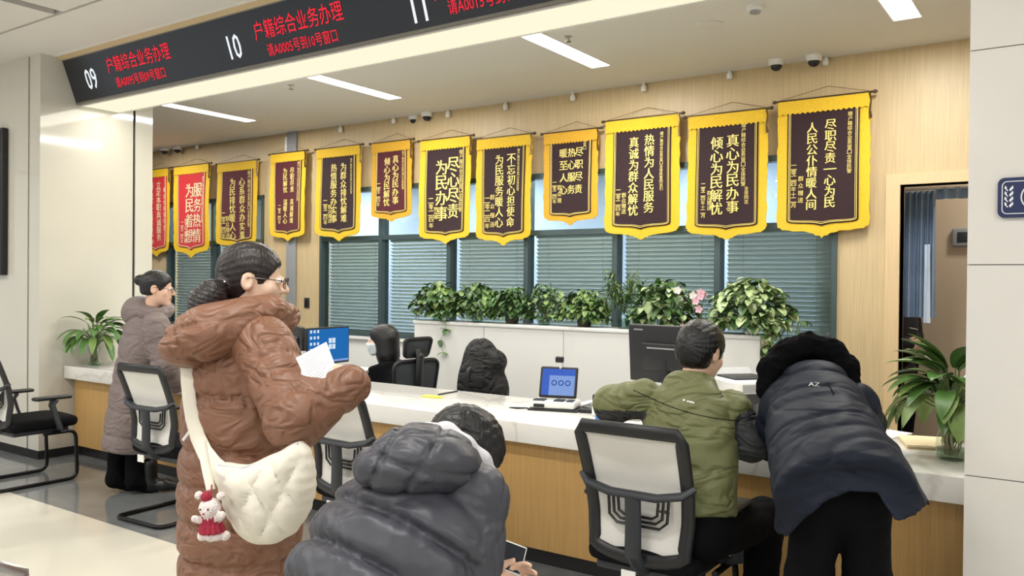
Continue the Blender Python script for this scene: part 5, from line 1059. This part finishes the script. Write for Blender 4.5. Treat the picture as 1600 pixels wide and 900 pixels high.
# her bag and charm
def bag():
    D = 2.50; e = empty('crossbody_bag', tuple(at(420, 765, D=D)), 0, 'large cream quilted crossbody bag on the brown-coated woman\'s back', 'bag')
    poly = [(338, 722), (360, 725), (385, 728), (410, 717), (440, 703), (468, 686), (484, 698), (493, 730), (494, 765), (485, 800), (463, 832), (432, 849), (400, 850), (374, 834), (357, 805), (345, 770), (336, 742)]
    n = 96; pp = np.array(poly, float); seg = np.linalg.norm(np.roll(pp, -1, 0)-pp, axis=1); s = np.concatenate([[0], np.cumsum(seg)]); cl = np.vstack([pp, pp[:1]]); u = np.linspace(0, s[-1], n, endpoint=False); ol = np.stack([np.interp(u, s, cl[:, i]) for i in (0, 1)], 1)
    for _ in range(2): ol = (np.roll(ol, 1, 0)+2*ol+np.roll(ol, -1, 0))/4
    c = np.array((420, 768.)); K = 26; vs = []; fs = []; rs = []
    for sd in (1, -1):
        for k in range(K+1):
            w = math.sin(math.pi/2*k/K)
            for j in range(n):
                p = c+(ol[j]-c)*w; h = .075*max(0, 1-w**3.2)**.5
                a, b = (p[0]*.9+p[1]*.45)/44, (p[0]*.9-p[1]*.6)/44; q = abs(math.sin(math.pi*a))**.5*abs(math.sin(math.pi*b))**.5; h = h*(1+.0)+(.020*q-.006 if h > .02 else 0)*(1-w**6)
                vs.append(at(p[0]+.8*math.sin(p[1]*.35), p[1], D=D)-CF*sd*h)
        o = 0 if sd == 1 else (K+1)*n
        for k in range(K):
            for j in range(n): q = (o+k*n+j, o+k*n+(j+1) % n, o+(k+1)*n+(j+1) % n, o+(k+1)*n+j); fs.append(q if sd == 1 else q[::-1])
    mb = MB(); mb.add(vs, fs, 0, True); mb.build('body', M['bag'], e, True)
    pts = []
    for (x, y) in ((297, 566), (296, 592), (299, 622), (304, 655), (311, 685), (321, 712), (333, 730), (350, 742)):
        p, nn = onto([ct], x+1, y, .014); pts.append(p if p is not None and y < 715 else at(x, y, D=2.555 if y < 735 else 2.49))
    pts = [np.array(p) for p in pts]
    for _ in range(2): pts = [pts[0]]+[(pts[i-1]+2*pts[i]+pts[i+1])/4 for i in range(1, len(pts)-1)]+[pts[-1]]
    mb = MB(); mb.tube(pts, [.022, .022, .022, .023, .024, .025, .026, .03], 12, sq=(1, .28), up=tuple(-CF)); mb.build('strap', M['bag'], e, True)
    mb = MB(); mb.tube([at(315, 690, D=2.55), at(322, 730, D=2.50), at(330, 765, D=2.47)], .014, 10, sq=(1, .4)); mb.build('strap_end', M['bag'], e, True)
    mb = MB(); mb.tube([at(x, y, D=2.475) for x, y in ((341, 726), (372, 732), (402, 725), (438, 708), (466, 693))], .004, 8); mb.build('zip', M['lining'], e, True)
    # plush charm
    t = empty('plush_charm', tuple(at(332, 800, D=2.40)), 0, 'small white plush bear charm in a red hat and dress hanging from the bag', 'charm'); q = lambda x, y, dz=0: at(x, y, D=2.40)-CF*dz; S = .0018
    def bear(P):
        d = ell(P, q(328, 793), (.032, .030, .028)); d = smin(d, ell(P, q(326, 799, .02), (.014, .012, .014)), .008)
        for x, y in ((311, 774), (345, 775)): d = smin(d, ell(P, q(x, y), (.012, .013, .012)), .004)
        d = smin(d, chain(P, [q(330, 812), q(331, 832)], [.022, .026], .01), .01); d = smin(d, cap(P, q(318, 814), q(306, 809, .01), .011, .010), .006); d = smin(d, cap(P, q(340, 812), q(349, 803, .015), .012, .012), .006)
        for x in (318, 341): d = smin(d, ell(P, q(x, 836, .01), (.014, .014, .014)), .004)
        return smin(d, ell(P, q(352, 837), (.013, .015, .014)), .003)+.0012*wr(P, 300, 4)
    garment(t, 'body', bear, [q(300, 770), q(360, 850)], .05, M['plush'], .0032)
    def dress(P):
        d = chain(P, [q(329, 812), q(331, 829)], [.024, .036], .01); d = d+.003*np.sin(np.arctan2((P-q(330, 820)) @ CF, (P-q(330, 820)) @ CR)*14); return smax(d, -((P-q(330, 832)) @ CU), .003)
    garment(t, 'dress', dress, [q(306, 805), q(356, 840)], .05, M['plush_red'], .0032)
    garment(t, 'hat', lambda P: smax(ell(P, q(324, 776, .006), (.017, .015, .017)), -ell(P, q(324, 786, .006), (.012, .01, .012)), .002), [q(310, 765), q(340, 786)], .03, M['plush_red'], .003)
    for x in (319, 331): mb = MB(); mb.ball(q(x, 792, .031), .003, 8); mb.build('eye', M['eye'], t, True)
    mb = MB(); mb.ball(q(325, 798, .036), .003, 8); mb.build('nose', M['plush_red'], t, True)
    mb = MB(); mb.tube([q(328, 776), at(330, 768, D=2.43), at(331, 758, D=2.46)], .0025, 6); mb.build('cord', M['plush_red'], t, True)
bag()

# ---------------------------------------------------------------- woman in the taupe coat at the far left
def taupe_woman():
    phi = 62; f, r = face(phi), rightof(phi); D = 5.95; c = at(200, 650, D=5.98); e = person('person in a long taupe hooded coat and black boots leaning on the counter', c, phi)
    hc = at(247, 452, D=5.93); A = frame(face(84, .12)); o = at(204, 697, D=5.98); tp = at(232, 488, D=5.92); ax = nrm(tp-o); Lg = np.linalg.norm(tp-o)
    shR, elR, wrR = at(243, 508, D=5.80), at(258, 568, D=5.80), at(275, 600, D=5.95); shL = tp-ax*.08-r*.17; elL = shL+f*.16-np.array((0, 0, .22)); wrL = elL+f*.22+np.array((0, 0, .0)); wrL[2] = max(wrL[2], .84)
    L = []
    for s, px, dd in ((-1, 179, 5.98), (1, 210, 5.93)): k = at(px, 755, D=dd); L.append([up(o+ax*.46+r*.09*s, .8), up(k*.7+o*.3, .46), up(k, .09), up(k+f*.1, .04)])
    make_body(e, hc, A, 1.0, [o+ax*.5, (o+tp)/2+ax*.1, tp-ax*.1], [.11, .10, .08], [[shR, elR, wrR], [shL, elL, wrL]], L, [(wrR, f, -r, -1, .4), (wrL, f, r, 1, .4)], res=.008)
    st = [(-.02, 0, 0, .175, .185), (.2, 0, 0, .185, .185), (.45, 0, 0, .185, .175), (.65, 0, 0, .19, .165), (.8, 0, 0, .19, .155), (Lg-.05, 0, 0, .15, .125), (Lg+.05, 0, 0, .08, .08)]
    def coat(P):
        d, t = loft(P, o, ax, r, st); d = d-.012*seams(t, [-.1, .1, .28, .46, .64, .80, .98, 1.2], .5)+.007+.005*wr(P, 11, 2)+.006*crease(P, 11, 3, .12)
        for k, pts in enumerate(([shR, elR, wrR], [shL, elL, wrL])): a, s = chain_s(P, pts, [.095, .08, .06], .05); d = smin(d, a-.010*puff(s, .12)+.006*wr(P, 26, 4+k), .015)
        return d
    garment(e, 'coat', coat, [o, tp, elR, wrR, elL, wrL], .25, M['taupe'], .011)
    HA = np.array([f, r, _u0])
    def hood(P): d = ell(P, at(213, 487, D=5.93), (.10, .13, .105), HA); return smin(d, hood_ring(P, at(238, 482, D=5.93), HA, .105, .11, .042, -.04), .03)+.007*wr(P, 14, 5)+.004*wr(P, 34, 6)
    garment(e, 'hood', hood, [at(213, 487, D=5.93), hc], .2, M['taupe'], .010)
    garment(e, 'hair', lambda P: smin(hair_d(P, hc, A, 1.0, -.05, .075), ell(P, at(221, 438, D=5.93), (.05, .05, .042)), .012), [hc, at(221, 438, D=5.93)], .16, M['hair'], .0065)
    glasses(e, hc, A); legs_wear(e, L, [.085, .068, .055, .05], toe=face(80), boots=True, wr_amp=.002, hip=.08, lift=0)
taupe_woman()

# ---------------------------------------------------------------- man in the charcoal puffer, bent over a phone
def charcoal_man():
    phi = 50; f, r = face(phi), rightof(phi); P0, P1 = at(520, 1060, D=1.78), at(690, 735, D=1.98); ax = nrm(P1-P0); L = np.linalg.norm(P1-P0); e = person('person in a charcoal hooded puffer jacket sitting bent over a phone', P0, phi)
    hc = at(722, 716, D=2.28); A = frame(face(66, .75)); HX = lambda x, y, z: hc+A.T @ np.array((x, y, z))
    shR, elR, wrR = at(740, 778, D=1.88), at(722, 1000, D=1.76), at(750, 962, D=1.93)
    w = nrm(r-ax*(r @ ax)); shL = P1-ax*.06-w*.19; elL = shL+f*.05-np.array((0, 0, .34)); wrL = wrR-r*.05+f*.05
    lg = []
    for s in (-1, 1): h = up(P0+r*.1*s, .54); k = up(P0+r*.15*s+f*.42, .52); lg.append([h, k, up(k+f*.02, .09), up(k+f*.12, .04)])
    hdir = nrm(at(772, 890, D=2.0)-wrR)
    make_body(e, hc, A, 1.0, [up(P0, .56), (P0+P1)/2, P1-ax*.06], [.14, .13, .1], [[shR, elR, wrR], [shL, elL, wrL]], lg, [(wrR, hdir, nrm(-CR*.5+CF*.6+CU*.1), -1, .75), (wrL, nrm(f+_u0*.5), r, 1, .5)])
    st = [(-.14, 0, 0, .20, .16), (0, 0, 0, .235, .185), (.2, 0, 0, .245, .185), (.36, 0, 0, .24, .17), (L-.12, 0, 0, .215, .145), (L-.03, 0, 0, .15, .11), (L+.05, 0, 0, .08, .07)]
    def coat(P):
        d, t = loft(P, P0, ax, w, st); q = (P-P0) @ w; t2 = t+.35*q*q+.008*wr(P, 9, 2); zs = [-.3, -.19, -.08, .03, .135, .235, .335, .44, .6]; th = np.arctan2((P-P0) @ np.cross(ax, w), q); d = d-.026*seams(t2, zs, .25)+.017+.005*wr(P, 14, 1)+.0035*gather(t2, zs, th, 22)+.0045*crease(P, 17, 2, .1)
        a, s = chain_s(P, [shR, elR, wrR], [.08, .068, .05], .04); d = smin(d, a-.007*puff(s, .14, .05, .35)+.004+.005*crease(P, 20, 5), .010)
        a, s = chain_s(P, [shL, elL, wrL], [.082, .07, .052], .04); return smin(d, a-.010*puff(s, .13)+.005, .014)
    ct = garment(e, 'puffer_jacket', coat, [P0-.1, P1, elR, wrR, elL, wrL], .24, M['charcoal_puffer'], .0065)
    e1 = nrm(CR*.98+CU*.10); e2 = nrm(CU*.98-CR*.10); HA = np.array([e1, e2, -CF]); h0 = at(648, 722, D=1.87)
    def hood(P):
        d = ell(P, h0, (.140, .072, .12), HA); d = smin(d, ell(P, at(690, 716, D=1.93), (.125, .05, .12), np.array([nrm(CR*.86-CU*.5), nrm(CU*.86+CR*.5), -CF])), .05); q = (P-h0) @ HA.T
        d = d+.010*np.exp(-((q[:, 0]-.02-.8*q[:, 1])/.008)**2)+.009*np.exp(-((q[:, 0]+.075-.6*q[:, 1])/.008)**2)+.009*np.exp(-((q[:, 1]-.012+.35*q[:, 0])/.008)**2)
        return d+.006*crease(P, 20, 4, .12)+.0035*wr(P, 34, 6)
    garment(e, 'hood', hood, [h0-.13, h0+.13, at(760, 735, D=1.95)], .12, M['charcoal_puffer'], .0065)
    def lin_(P): return chain(P, [at(668, 674, D=2.06), at(696, 678, D=1.98), at(724, 697, D=1.95), at(750, 720, D=1.96), at(769, 748, D=1.99), at(764, 778, D=2.06)], [.022, .026, .024, .022, .018, .018], .02)+.003*wr(P, 40, 3)
    garment(e, 'hoodie_collar', lin_, [at(665, 660, D=1.95), at(775, 780, D=2.05)], .08, M['lining'], .006)
    def hair(P):
        d = hair_d(P, hc, A, 1.0, -.085, .06, 1.04); q = (P-hc) @ A.T; return d+.0013*np.sin(q[:, 0]*210+9*np.sin(q[:, 1]*30))*(q[:, 2] > -.02)+.003*wr(P, 50, 3)
    garment(e, 'hair', hair, [hc], .18, M['hair'], .005)
    legs_wear(e, lg, [.11, .085, .06, .055], toe=f)
    p = empty('smartphone', tuple(at(797, 872, D=2.02)), 0, 'smartphone with a pale frame held by the man in charcoal', 'phone'); B_ = np.array([nrm(CR*.85-CU*.38+CF*.2), nrm(-CF*.75+CU*.5-CR*.1)]); B_ = np.stack([B_[0], nrm(B_[1]-B_[0]*(B_[1] @ B_[0])), np.cross(B_[0], nrm(B_[1]-B_[0]*(B_[1] @ B_[0])))], 1); cc = at(790, 868, D=2.05)
    mb = MB(); mb.rbox((-.05, -.004, -.036), (.05, .004, .036), .0038, R=B_, c=cc); mb.build('case', M['white_plastic'], p, True)
    mb = MB(); mb.box((-.046, .0042, -.032), (.046, .0046, .032), R=B_, c=cc); mb.build('screen', M['screen_off'], p, True)
    b = bench(P0[0], P0[1], math.radians(34.6-phi), 'steel waiting stool under the man in charcoal', 1); return P0
charcoal_man()

# ---------------------------------------------------------------- man in the olive jacket at the counter
def olive_man():
    phi = 36; f, r = face(phi), rightof(phi); P0, P1 = at(1074, 838, D=3.30), at(1076, 600, D=3.42); ax = nrm(P1-P0); L = np.linalg.norm(P1-P0); e = person('person in an olive jacket with dark sleeves sitting at the counter', P0, phi)
    hc = at(1096, 553, D=3.49); A = frame(face(50, .30)); shR, elR, wrR = at(1143, 640, D=3.36), at(1172, 692, D=3.33), at(1160, 640, D=3.66); shL, elL, wrL = at(1003, 622, D=3.48), at(957, 632, D=3.64), at(1012, 634, D=3.98)
    lg = []
    for s in (-1, 1): h = up(P0+r*.1*s, .56); k = up(P0+r*.16*s+f*.42, .535); lg.append([h, k, up(k-f*.06, .09), up(k+f*.05, .04)])
    make_body(e, hc, A, 1.0, [up(P0, .58), (P0+P1)/2, P1-ax*.12], [.12, .10, .07], [[shR, elR, wrR], [shL, elL, wrL]], lg, [(wrR, nrm(f+r*.1-_u0*.1), -_u0, -1, .7), (wrL, nrm(f+r*.3-_u0*.1), -_u0, 1, .4)], skin='skin')
    st = [(.075, 0, 0, .195, .15), (.13, 0, 0, .198, .15), (.28, 0, 0, .20, .145), (.42, 0, 0, .20, .135), (L-.10, 0, 0, .195, .12), (L-.03, 0, 0, .14, .10), (L+.05, 0, 0, .075, .075)]
    def jac(P):
        d, t = loft(P, P0, ax, r, st); low = np.clip(1.15-t/.42, .15, 1); d = d+.005*wr(P, 9, 2)+.011*low*crease(P, 9, 3, .16, (.7, .7, 2.6))+.006*crease(P, 11, 9, .12, (1, 1, 1.3))+.004*wr(P, 26, 4)
        a, s = chain_s(P, [shR, elR, wrR], [.082, .07, .046], .04); d = smin(d, a+.006*crease(P, 20, 5), .02); a, s = chain_s(P, [shL, elL, wrL], [.085, .078, .05], .04); d = smin(d, a+.007*crease(P, 18, 6), .02)
        k = hood_ring(P, P1+ax*.0+f*.02, np.array([f, r, ax]), .066, .07, .03, .0); return smin(d, k, .02)
    def dark(C):
        aR = np.minimum(cap(C, shR+(elR-shR)*.3-_u0*.02, elR, .09), cap(C, elR, wrR, .09)) < 0; x = (C-P0) @ r; lowL = (C[:, 2] < shL[2]-.045-.12*np.clip((shL-C) @ r, 0, .3)) & (cap(C, shL+(elL-shL)*.15, elL, .11) < 0) | (cap(C, elL+(wrL-elL)*.3, wrL, .07) < 0)
        return (aR & (x > .15)) | lowL
    ct = garment(e, 'jacket', jac, [P0, P1, elR, wrR, elL, wrL], .22, [M['olive'], M['olive_dark']], .0085, matfn=dark)
    garment(e, 'hair', lambda P: hair_d(P, hc, A, 1.0, -.08, .06, 1.05)+.003*wr(P, 60, 2), [hc], .17, M['hair'], .0055)
    legs_wear(e, lg, [.097, .085, .065, .055], toe=f, hip=.105, lift=.0)
    mb = MB(); k = 0
    for t in np.linspace(0, 1, 44):
        p, n = onto([ct], 990+t*162, 610+t*46+10*math.sin(t*3), .001); p2, n2 = onto([ct], 992.4+t*162, 610.7+t*46+10*math.sin(t*3), .001)
        if p is not None and p2 is not None and np.linalg.norm(p-p2) < .02: mb.tube([p, p2], .0022, 5)
    mb.build('stitched_piping', M['black_fabric'], e, True)
    mb = MB()
    for (x, y, w_) in ((1069, 625.5, 1.6), (1075, 627.5, 1.2), (1079, 628.5, 1.6), (1083, 629.5, 1.5)):
        p, n = onto([ct], x, y, .002)
        if p is not None: mb.box((-.003*w_, -.001, -.003), (.003*w_, .001, .0035), R=basis(n), c=p)
    mb.build('chest_mark', M['white_plastic'], e, True)
olive_man()

# ---------------------------------------------------------------- woman in the navy coat leaning over the counter
def navy_woman():
    phi = 24; f, r = face(phi), rightof(phi); Pb, Pn = at(1312, 765, D=2.70), at(1262, 603, D=3.28); ax = nrm(Pn-Pb); L = np.linalg.norm(Pn-Pb); e = person('person in a navy coat with black fur hood bending over the counter', at(1312, 800, D=2.8), phi)
    hc = at(1258, 582, D=3.44); A = frame(face(15, .95)); shR, elR, wrR = at(1338, 632, D=3.22), at(1352, 662, D=3.5), at(1290, 645, D=3.72); shL, elL, wrL = at(1222, 640, D=3.20), at(1207, 688, D=3.34), at(1190, 648, D=3.64)
    lg = []
    for (x0, x1, xf, d0, d1) in ((1278, 1263, 1250, 2.84, 2.90), (1350, 1355, 1352, 2.80, 2.86)): h = at(x0, 790, D=d0); k = at(x1, 905, D=d1); a = at(xf, 1050, D=d1-.02); a = up(a, .09); lg.append([h, k, a, up(a+f*.1, .04)])
    make_body(e, hc, A, 1.0, [up(at(1312, 790, D=2.82), .84), (Pb+Pn)/2-_u0*.03, Pn-ax*.08-_u0*.03], [.075, .08, .08], [[shR, elR, wrR], [shL, elL, wrL]], lg, [(wrR, nrm(f-r*.4-_u0*.1), -_u0, -1, .5), (wrL, nrm(f-_u0*.1), -_u0, 1, .5)], res=.0075)
    w = nrm(r-ax*(r @ ax))
    st = [(-.04, .01, 0, .215, .16), (.1, .01, 0, .215, .16), (.28, .0, 0, .20, .14), (.45, 0, 0, .19, .125), (L-.08, 0, 0, .18, .12), (L, 0, 0, .13, .10), (L+.07, 0, 0, .08, .07)]
    sc = at(1338, 790, D=2.76); so = np.array((sc[0], sc[1], 0))
    sk = [(.60, .045, 0, .31, .23), (.76, .04, 0, .295, .225), (.84, -.02, 0, .235, .205), (.93, -.05, .03, .20, .17), (.98, -.05, .05, .15, .12)]
    ski = [(a, b, c, d-.024, q-.024) for a, b, c, d, q in sk]
    hx = np.array([1200, 1230, 1258, 1290, 1330, 1370, 1400, 1430, 1462, 1500]); hz = np.array([.69, .705, .785, .85, .885, .885, .81, .825, .858, .87])
    def coat(P):
        d, t = loft(P, Pb, ax, w, st); d = d+.005*wr(P, 9, 2)+.008*crease(P, 9, 3, .12)-.008*seams(t, [-.3, .22, .44, .58, .9], .35)+.006
        for k, pts in enumerate(([shR, elR, wrR], [shL, elL, wrL])): a = chain(P, pts, [.085, .075, .05], .04); d = smin(d, a+.004*wr(P, 28, 5+k), .018)
        s, t2 = loft(P, so, _u0, r, sk, .01); s = s+.008*wr(P*np.array((1, 1, .35)), 15, 6); si, _ = loft(P, so, _u0, r, ski, .01)
        q = (P-EYE); px = 800+F*(q @ CR)/(q @ CF); back = np.clip((.12-(P-so) @ f)/.08, 0, 1); cut = np.interp(px, hx, hz)*back+(1-back)*.8
        d = smin(d, s, .05); d = smax(d, -smax(si+.008*wr(P*np.array((1, 1, .35)), 15, 6), P[:, 2]-.90, .02), .008); return smax(d, (cut-P[:, 2])*.8, .004)
    ct = garment(e, 'coat', coat, [Pb-.1, Pn, so+_u0*.6, elR, wrR, elL, wrL], .3, M['navy_coat'], .0085)
    ring = [at(1195, 612, D=3.24), at(1203, 578, D=3.28), at(1228, 552, D=3.32), at(1262, 541, D=3.34), at(1298, 550, D=3.32), at(1322, 575, D=3.28), at(1330, 608, D=3.24)]
    def fur(P): return chain(P, ring, [.034, .046, .052, .052, .052, .047, .034], .02)+.006*wr(P, 90, 3)+.004*wr(P, 190, 7)
    garment(e, 'fur_trim', fur, ring, .12, M['fur'], .0062)
    def hood(P): return ell(P, at(1272, 592, D=3.24), (.125, .075, .11), np.array([CR, CU, CF]))+.004*wr(P, 24, 4)
    garment(e, 'hood', hood, [at(1272, 590, D=3.24)], .2, M['navy_coat'], .009)
    garment(e, 'hair', lambda P: hair_d(P, hc, A, 1.0, -.09, .05, 1.05)+.003*wr(P, 60, 2), [hc], .17, M['hair'], .0065)
    legs_wear(e, lg, [.088, .074, .06, .055], toe=f, hip=.105, lift=.06)
    p, n = onto([ct], 1272, 601, .0025)
    if p is not None:
        B_ = basis(n); mb = MB(); write(mb, 'AZ', p, B_[:, 0], B_[:, 2], .02, .03); mb.build('back_mark', M['white_plastic'], e, True)
    mb = MB(); pts = []
    for t in np.linspace(0, 1, 12):
        p, n = onto([ct], 1293+t*10, 598+t*18, .002)
        if p is not None: pts.append(p)
    if len(pts) > 2: mb.tube(pts, .002, 6); mb.build('hanging_loop', M['black_fabric'], e, True)
navy_woman()

# ---------------------------------------------------------------- clerk behind the counter
def clerk():
    phi = -72; f, r = face(phi), rightof(phi); P1 = at(604, 578, D=6.84); P0 = up(P1-f*.08, .56); e = person('clerk in black with long black hair and a pale face mask, seated behind the counter', P0, phi)
    hc = at(596, 533, D=6.81); A = frame(face(-86, .05)); shR, elR = at(583, 590, D=7.02), at(571, 612, D=7.10); wrR = elR+f*.22+_u0*.05; shL, elL = at(622, 590, D=6.68), at(608, 620, D=6.57); wrL = elL+f*.24+_u0*.05
    lg = []
    for s in (-1, 1): h = up(P0+r*.1*s, .53); k = up(P0+r*.12*s+f*.42, .52); lg.append([h, k, up(k, .09), up(k+f*.1, .04)])
    make_body(e, hc, A, 1.0, [up(P0, .55), (P0+P1)/2, P1-_u0*.04], [.12, .11, .09], [[shR, elR, wrR], [shL, elL, wrL]], lg, [(wrR, f, -_u0, -1, .4), (wrL, f, -_u0, 1, .4)], res=.0085, skin='skin_light')
    L = np.linalg.norm(P1-P0); ax = nrm(P1-P0)
    st = [(0, 0, 0, .18, .15), (.2, 0, 0, .175, .135), (.4, 0, 0, .19, .13), (L-.08, 0, 0, .185, .115), (L, 0, 0, .12, .09), (L+.06, 0, 0, .07, .07)]
    def coat(P):
        d, t = loft(P, P0, ax, r, st); d = d+.004*wr(P, 14, 2)
        for pts in ([shR, elR, wrR], [shL, elL, wrL]): d = smin(d, chain(P, pts, [.075, .062, .045], .03), .03)
        return d
    garment(e, 'jacket', coat, [P0, P1, elR, wrR, elL, wrL], .2, M['black_fabric'], .011)
    def hair(P):
        d = hair_d(P, hc, A, 1.0, -.12, .06, 1.05, False); bk = hc+A.T @ np.array((0, -.055, 0)); d = smin(d, ell((P-hc) @ A.T, (0, -.035, -.015), (.102, .075, .11)), .02); return smin(d, chain(P, [bk+_u0*.02, bk-_u0*.1, bk-_u0*.24-f*.01], [.092, .092, .075], .03), .03)+.0025*wr(P, 60, 3)
    garment(e, 'hair', hair, [hc, hc-_u0*.25], .18, M['hair'], .008)
    def mk(P):
        q = (P-hc) @ A.T; q[:, 0] = np.abs(q[:, 0]); d = head_d(P, hc, A)-.007; d = smin(d, ell(q, (0, .085, -.04), (.045, .03, .045)), .02); return smax(smax(d, q[:, 2]+.012, .006), smax(-.105-q[:, 2], .035-q[:, 1], .006), .006)
    garment(e, 'mask', mk, [hc], .16, M['mask'], .006)
    mb = MB(); mb.tube([at(578, 574, D=6.74), at(574, 584, D=6.74), at(567, 592, D=6.76)], .008, 8, sq=(1, .4)); mb.build('white_trim', M['white_plastic'], e, True)
    legs_wear(e, lg, [.1, .08, .06, .055], toe=f)
    s0.location = (P0[0], P0[1], 0); s0.rotation_euler = (0, 0, math.radians(34.6+48))
clerk()
# coat over the next clerk's chair
cc = at(757, 580, D=6.35); rz_ = math.radians(34.6+58); s1.rotation_euler = (0, 0, rz_); s1.location = (cc[0]-.25*math.sin(rz_), cc[1]+.25*math.cos(rz_), 0)
e = empty('draped_coat', (cc[0], cc[1], .7), 0, 'black coat thrown over the high back of a clerk\'s chair', 'coat')
def dc(P):
    d = ell(P, at(752, 590, D=6.33), (.15, .2, .28)); d = smin(d, ell(P, at(750, 552, D=6.33), (.10, .13, .115)), .05); d = smin(d, ell(P, at(773, 566, D=6.3), (.085, .12, .10)), .03); d = smin(d, ell(P, at(773, 612, D=6.3), (.10, .12, .18)), .04)
    d = smin(d, ell(P, at(737, 612, D=6.3), (.11, .13, .22)), .04)
    return smax(d+.010*wr(P*np.array((1, 1, .35)), 14, 3)+.010*crease(P, 12, 4, .14, (1, 1, .4)), .5-P[:, 2], .02)
o = sdf_mesh('fabric', dc, cc-np.array((.4, .4, .55)), cc+np.array((.4, .4, .4)), .009, M['black_coat'], e)

# ---------------------------------------------------------------- uniformed person in the doorway
def doorway_person():
    phi = 150; f, r = face(phi), rightof(phi); c = at(1404, 560, Y=7.7); e = person('person in a dark uniform standing behind the doorway curtain with hands clasped', c, phi)
    hc = up(c, 1.56); A = frame(f); tp = up(c, 1.36); shR, shL = tp-_u0*.02+r*.17, tp-_u0*.02-r*.17; hp = at(1437, 538, D=np.dot(c-EYE, CF)-.26); elR, elL = up(shR+r*.06, 1.08), up(shL-r*.06, 1.08); wrR, wrL = hp-CR*.085, hp-CR*.10+CF*.03-CU*.015
    lg = [[up(c+r*.09*s, .86), up(c+r*.09*s, .47), up(c+r*.09*s, .09), up(c+r*.09*s+f*.1, .04)] for s in (-1, 1)]
    make_body(e, hc, A, 1.0, [up(c, .9), up(c, 1.15), tp], [.08, .08, .07], [[shR, elR, wrR], [shL, elL, wrL]], lg, [(wrR, nrm(CR*.9+CU*.1), CF, 1, .9), (wrL, nrm(CR), -CF*-1, -1, .9)], res=.008)
    st = [(.80, 0, 0, .18, .13), (.95, 0, 0, .175, .125), (1.2, 0, 0, .19, .125), (1.34, 0, 0, .18, .11), (1.42, 0, 0, .09, .08)]
    def coat(P):
        d, t = loft(P, up(c, 0), _u0, r, st)
        for pts in ([shR, elR, wrR], [shL, elL, wrL]): d = smin(d, chain(P, pts, [.065, .058, .042], .03), .02)
        return d+.003*wr(P, 22, 3)
    garment(e, 'uniform_jacket', coat, [up(c, .75), tp, elR, elL, wrR], .22, M['uniform'], .011)
    garment(e, 'hair', lambda P: hair_d(P, hc, A), [hc], .16, M['hair'], .009); legs_wear(e, lg, [.1, .08, .065, .06], toe=f)
    mb = MB(); q = hp; d = np.dot(c-EYE, CF)-.2; mb.tube([at(1421, 512, D=d), at(1434, 515, D=d)], .012, 8, sq=(1, .3)); mb.build('name_strip', M['plaque_white'], e, True)
doorway_person()
bp = at(44, 888, Z=.62); bench(bp[0]-.84-.03, bp[1]-.24, 0, 'steel waiting bench whose armrests show at the photo\'s lower left corner')
